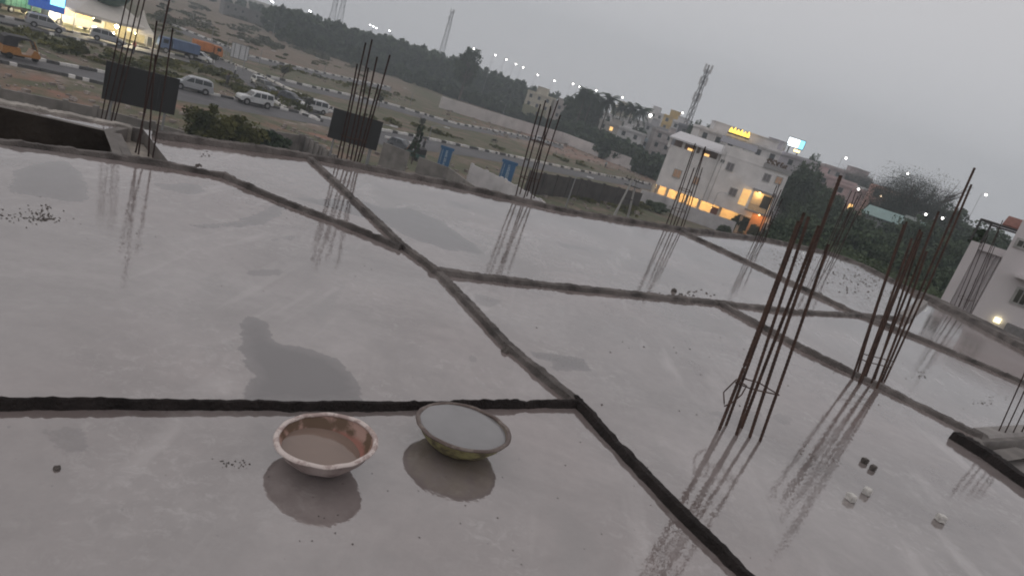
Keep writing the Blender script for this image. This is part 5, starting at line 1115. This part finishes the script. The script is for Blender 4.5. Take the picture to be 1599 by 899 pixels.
vh = car('hatch', m_cw2); place(vh, (393, 128), (414, 141), 'white small car ahead of the dark hatchback on the branch road'); vh2 = dup(vh, (0, 0, 0)); place(vh2, (306, 94), (322, 99), 'white small car in front of the orange truck'); vh3 = dup(vh, (0, 0, 0)); place(vh3, (832, 219), (850, 224), 'white small car far off on the road behind the brown bars')
for c_ in (v, v4, v5, vh, vh2, vh3, v1, v2, v3): c_['group'] = 'cars on the roads'
def bus():
    t = thing('bus', 'white bus with lit windows beside the event canopy', 'bus'); wp = mat('bus_white', (.55, .52, .50), .4)
    MB().prism([(-3.9, .5), (-3.9, 2.5), (-3.7, 2.85), (3.6, 2.85), (3.85, 2.6), (3.95, 1.6), (3.95, .5)], 1.2).build('body', wp, t, bevel=.06)
    for s in (-1, 1):
        for i in range(5): MB().box(-3.6+i*1.45, -3.6+i*1.45+1.3, s*1.215-.006, s*1.215+.006, 1.65, 2.45).build('window', m_glass if i in (0, 4) else warm(.8), t)
        MB().box(3.87, 3.99, s*.9-.15, s*.9+.15, .8, 1.0).build('headlight', m_hl, t)
    MB().box(3.9, 3.99, -1.05, 1.05, 1.5, 2.5).build('windscreen', m_glass, t); wheels(t, (-2.4, 2.4), 1.08, .48, .28); return t
place(bus(), (90, 38), (134, 48))
def truck(name, label, bodycol, L, rag=False):
    t = thing(name, label, 'truck'); mb = mat('truck_'+name, bodycol, .6, var=.25, scale=1); hw = 1.1
    MB().box(-L/2, L/2-1.9, -hw, hw, 1.0, 2.5).build('cargo_body', mb, t, bevel=.04)
    for i in range(6): x = -L/2+.2+i*(L-2.3)/5; MB().box(x-.04, x+.04, -hw-.05, hw+.05, 1.003, 2.55).build('side_rib', mb, t)
    MB().prism([(L/2-1.7, .7), (L/2-1.7, 2.4), (L/2-.35, 2.4), (L/2-.05, 1.6), (L/2, .7)], hw*.93).build('cab', mb, t, bevel=.06)
    MB().box(L/2-1.2, L/2-.45, -hw*.95, hw*.95, 1.55, 2.15).build('cab_window', m_glass, t); MB().box(-L/2, L/2, -.5, .5, .6, .95).build('chassis', m_dk, t)
    for s in (-1, 1): MB().box(L/2-.06, L/2+.03, s*.75-.12, s*.75+.12, .85, 1.02).build('headlight', m_hl, t)
    wheels(t, (-L/2+1.2, L/2-1.0), .95, .45, .26); return t
place(truck('blue_truck', 'faded blue truck beside the white backed hoarding road', (.10, .15, .27), 6.2), (296, 92), (256, 82), None)
place(truck('orange_truck', 'small orange truck right of the blue truck', (.52, .19, .06), 5.0), (310, 86), (334, 92), None)
place(truck('green_truck', 'green and cream truck at the top left corner', (.08, .28, .20), 6.5), (5, 17), (45, 24), None)
def rickshaw():
    t = thing('autorickshaw', 'yellow autorickshaw with a black hood on the near road', 'autorickshaw'); yl_ = mat('rickshaw_yellow', (.42, .19, .05), .4); hood = mat('rickshaw_hood', (.03, .027, .03), .7)
    MB().prism([(-1.3, .35), (-1.3, .95), (-.2, .95), (-.05, .5), (.55, .5), (.75, .95), (1.0, .9), (1.25, .5), (1.15, .35)], .62).build('body', yl_, t, bevel=.04)
    MB().prism([(-1.32, .98), (-1.28, 1.6), (-1.0, 1.75), (.4, 1.76), (.7, 1.6), (.4, 1.62), (-.1, 1.6), (-.35, 1.4), (-.4, .98)], .64).build('hood', hood, t)
    MB().add([(.98, -.5, .93), (.98, .5, .93), (.68, .5, 1.58), (.68, -.5, 1.58)], [(0, 1, 2, 3)]).build('windscreen', m_glass, t, fix=False)
    b = MB(); b.bar((1.0, -.55, .9), (.66, -.58, 1.65), .03); b.bar((1.0, .55, .9), (.66, .58, 1.65), .03); b.build('screen_posts', yl_, t); MB().box(-1.0, -.4, -.5, .5, .955, 1.3).build('seat', m_blackp, t)
    M = lambda x, y: Matrix.Translation((x, y, .25)) @ Matrix.Rotation(math.pi/2, 4, 'X')
    for x, y in ((-.85, -.58), (-.85, .58), (1.05, 0)): MB().lathe([(.0001, -.06), (.24, -.06), (.25, 0), (.24, .06), (.0001, .06)], 16, M(x, y)).build('wheel', m_tyre, t)
    MB().lathe([(.0001, 0), (.09, 0), (.1, .06), (.0001, .08)], 12, Matrix.Translation((1.2, 0, .75)) @ Matrix.Rotation(math.pi/2, 4, 'Y')).build('headlight', m_hl, t); return t
rk = rickshaw(); place(rk, (12, 90), (48, 97)); rk.scale = (1.1,)*3
tp_ = rickshaw(); tp_['label'] = 'dark autorickshaw half hidden at the foot of the columnar shrub'; tp_['category'] = 'autorickshaw'; place(tp_, (652, 252), (638, 246)); 
for o in ALLKIDS(tp_):
    if o.name.startswith('body'): o.data.materials[0] = mat('rickshaw_green', (.04, .10, .09), .5)
# motorcycle with rider-sized details
def moto(label, a, b_):
    t = thing('motorcycle', label, 'motorcycle')
    for x in (-.62, .62): MB().lathe([(.22, -.05), (.30, -.05), (.30, .05), (.22, .05), (.22, -.05)], 16, Matrix.Translation((x, 0, .3)) @ Matrix.Rotation(math.pi/2, 4, 'X')).build('wheel', m_tyre, t)
    MB().prism([(-.55, .75), (-.1, .72), (.1, .85), (.35, .8), (.25, .35), (-.25, .3)], .12).build('body', m_blackp, t, bevel=.03); b = MB(); b.bar((.62, 0, .3), (.38, 0, .95), .03); b.bar((.38, -.3, 1.0), (.38, .3, 1.0), .02); b.bar((-.62, 0, .3), (0, 0, .4), .03); b.build('fork_and_handlebar', m_dk, t); place(t, a, b_); return t
moto('black motorcycle at the far side of the sunken plot', (978, 262), (985, 265)); moto('dark motorcycle parked on the dirt verge right of the green strip', (767, 222), (775, 224))

# event canopies at the top left
mw = mat('tent_cloth', (.66, .62, .57), .8, var=.12, scale=.5)
def canopy(label, gp, eave_y, peak_y, r, sides=8, lamps=(), back=False, rot=.39):
    p = gd(*gp); h0 = above(p, gp[0]+8, eave_y).z-GZ; h1 = above(p, gp[0]+14, peak_y).z-GZ; n = Vector((p.x, p.y, 0)).normalized()
    t = thing('event_tent', label, 'tent', p, math.atan2(-n.x, n.y), 'event tents')
    MB().lathe([(r, h0-.35), (r, h0), (r*.7, h0+(h1-h0)*.2), (r*.4, h0+(h1-h0)*.45), (r*.15, h0+(h1-h0)*.8), (.05, h1)], sides, Matrix.Rotation(rot, 4, 'Z')).build('peaked_roof', mw, t, fix=False)
    for i in range(sides): a = i*2*math.pi/sides+rot; MB().bar((r*math.cos(a), r*math.sin(a), -.2), (r*math.cos(a), r*math.sin(a), h0-.35), .07).build('tent_pole', m_galv, t)
    for x, y, z in lamps:
        MB().lathe([(.0001, -.32), (.3, 0), (.0001, .32)], 10, Matrix.Translation((x, y, h0+z))).build('hanging_lamp', mat('tent_lamp', (1, .9, .6), emit=(1, .88, .55), estr=14), t)
        ld = bpy.data.lights.new('tent_light', 'POINT'); ld.energy = 420; ld.color = (1, .86, .58); ld.shadow_soft_size = .3; lo = bpy.data.objects.new('tent_light', ld); COL.objects.link(lo); lo.parent = t; lo.location = (x, y-.5, h0+z-.5)
    if back: MB().box(-r*.95, r*.95, r*.55, r*.6, 0, h0-.1).build('back_cloth', mat('back_cloth', (.62, .55, .36), .8), t)
canopy('largest peaked white event tent with bright warm lamps inside', (150, 52), 22, -30, 6.5, lamps=((-4.5, -4, -.4), (-.5, -5, -.2), (2.2, -4.5, -.7), (4.5, -2, -.9)), back=True)
canopy('event tent at the top left edge glowing yellow behind the bus', (88, 28), 2, -50, 6.0, lamps=((-3, -4, -1.1), (0, -4.5, -1.4), (3, -4, -1.2)), back=True)
canopy('small white peaked tent right of the large event tent', (216, 72), 50, 18, 2.4, sides=4, rot=.78)
p = away(85, 2, 108); n = Vector((p.x, p.y, 0)).normalized(); t = thing('lit_sign_board', 'bright cyan and blue lit board left of the event tent', 'sign', (p.x, p.y, GZ), math.atan2(-n.x, n.y)); hz = p.z-GZ
MB().box(-2.6, 1.2, -.1, .1, hz-1.3, hz+1.2).build('panel', mat('blue_board', (.05, .13, .45), emit=(.05, .15, .6), estr=.25), t); MB().box(-.4, 1.1, -.16, -.103, hz-.5, hz+1.1).build('lit_screen', mat('cyan_screen', (.3, .9, 1), emit=(.3, .85, 1), estr=1.5), t)
for s in (-2.2, .9): MB().bar((s, .15, -.2), (s, .15, hz), .08).build('post', m_galv, t)
p = gd(172, 12); p = away(172, -16, 112); t = thing('balloon', 'dark green and red advertising balloon above the event tent', 'balloon', p); MB().lathe([(2.6*math.sin(a), -2.6*math.cos(a)*.8) for a in np.linspace(.01, math.pi-.01, 15)], 24).build('envelope', mat('balloon_green', (.05, .11, .09), .5), t, smooth=True); MB().bar((0, 0, -2.0), (0, 0, GZ-p.z), .03).build('tether', m_dk, t)

# people at the roadside
def person(label, px, py, shirt, pants, rz, pose=0):
    p = gd(px, py); 
    J = [(0, 0, .95), (0, 0, 1.2), (0, 0, 1.45), (0, 0, 1.55), (0, .02, 1.66), (0, .02, 1.76), (.19, 0, 1.42), (.27, .04, 1.15), (.29, .14, .92), (-.19, 0, 1.42), (-.27, .02, 1.15), (-.29, .08, .92), (.1, 0, .9), (.12, .05+pose*.1, .5), (.12, -.02+pose*.18, .08), (.12, .14+pose*.18, .03), (-.1, 0, .9), (-.12, .03-pose*.08, .5), (-.12, -.04-pose*.2, .08), (-.12, .12-pose*.2, .03)]
    E_ = [(0, 1), (1, 2), (2, 3), (3, 4), (4, 5), (2, 6), (6, 7), (7, 8), (2, 9), (9, 10), (10, 11), (0, 12), (12, 13), (13, 14), (14, 15), (0, 16), (16, 17), (17, 18), (18, 19)]
    rad = [.15, .14, .15, .06, .1, .085, .07, .045, .035, .07, .045, .035, .1, .07, .045, .035, .1, .07, .045, .035]
    me = bpy.data.meshes.new('person'); me.from_pydata(J, E_, []); o = bpy.data.objects.new('person', me); COL.objects.link(o); sk = o.modifiers.new('skin', 'SKIN')
    for v, r_ in zip(me.skin_vertices[0].data, rad): v.radius = (r_, r_)
    me.skin_vertices[0].data[0].use_root = True; o.modifiers.new('sub', 'SUBSURF').render_levels = 1
    m = bpy.data.materials.new('clothes'); m.use_nodes = True; t = m.node_tree; co = t.nodes.new('ShaderNodeTexCoord'); s = t.nodes.new('ShaderNodeSeparateXYZ'); t.links.new(co.outputs['Object'], s.inputs[0]); r = t.nodes.new('ShaderNodeValToRGB'); r.color_ramp.interpolation = 'CONSTANT'
    mm = t.nodes.new('ShaderNodeMath'); mm.operation = 'MULTIPLY'; mm.inputs[1].default_value = .5; t.links.new(s.outputs[2], mm.inputs[0]); t.links.new(mm.outputs[0], r.inputs[0])
    r.color_ramp.elements[0].color = (*pants, 1); r.color_ramp.elements[1].position = .48; r.color_ramp.elements[1].color = (*shirt, 1); e = r.color_ramp.elements.new(.755); e.color = (.16, .09, .06, 1); e = r.color_ramp.elements.new(.86); e.color = (.015, .012, .01, 1)
    t.links.new(r.outputs[0], t.nodes['Principled BSDF'].inputs['Base Color']); me.materials.append(m)
    o.location = p; o.rotation_euler = (0, 0, rz); return tag(o, label, 'person', 'people at the roadside')
person('person in dark clothes standing on the grass beside the branch road', 353, 137, (.05, .05, .06), (.04, .035, .03), 1); person('person in a white shirt standing behind the white jeep', 366, 120, (.5, .5, .5), (.05, .05, .06), 2, .5)
person('person in a pale shirt walking on the far dirt near the pale wall', 944, 263, (.35, .4, .42), (.05, .05, .05), .5, 1); person('person in dark clothes walking past the grey wall panels', 659, 238, (.03, .03, .035), (.03, .03, .03), 2.2, 1)
person('person in a red shirt near the upper road by the tall paired bars', 208, 85, (.35, .08, .06), (.06, .06, .08), 1.2, .4)

# ------------------------------------------------------------------ haze: real air round the whole scene
bm = MB(); bm.box(-620, 620, -60, 720, GZ-3, 75)
hz_ = bm.build('haze', None); m = bpy.data.materials.new('haze_air'); m.use_nodes = True; t = m.node_tree; t.nodes.clear()
pv = t.nodes.new('ShaderNodeVolumePrincipled'); pv.inputs['Density'].default_value = .0012; pv.inputs['Color'].default_value = (.86, .94, 1, 1); pv.inputs['Anisotropy'].default_value = .2
ou = t.nodes.new('ShaderNodeOutputMaterial'); t.links.new(pv.outputs[0], ou.inputs['Volume']); hz_.data.materials.append(m); struct(hz_, 'stuff'); hz_['label'] = 'thin grey evening haze'
hz_.display_type = 'WIRE'
# clear the fully hidden default names
for o in list(bpy.data.objects):
    if o.type == 'MESH' and not o.data.materials and o.name != 'haze': o.data.materials.append(m_cw)
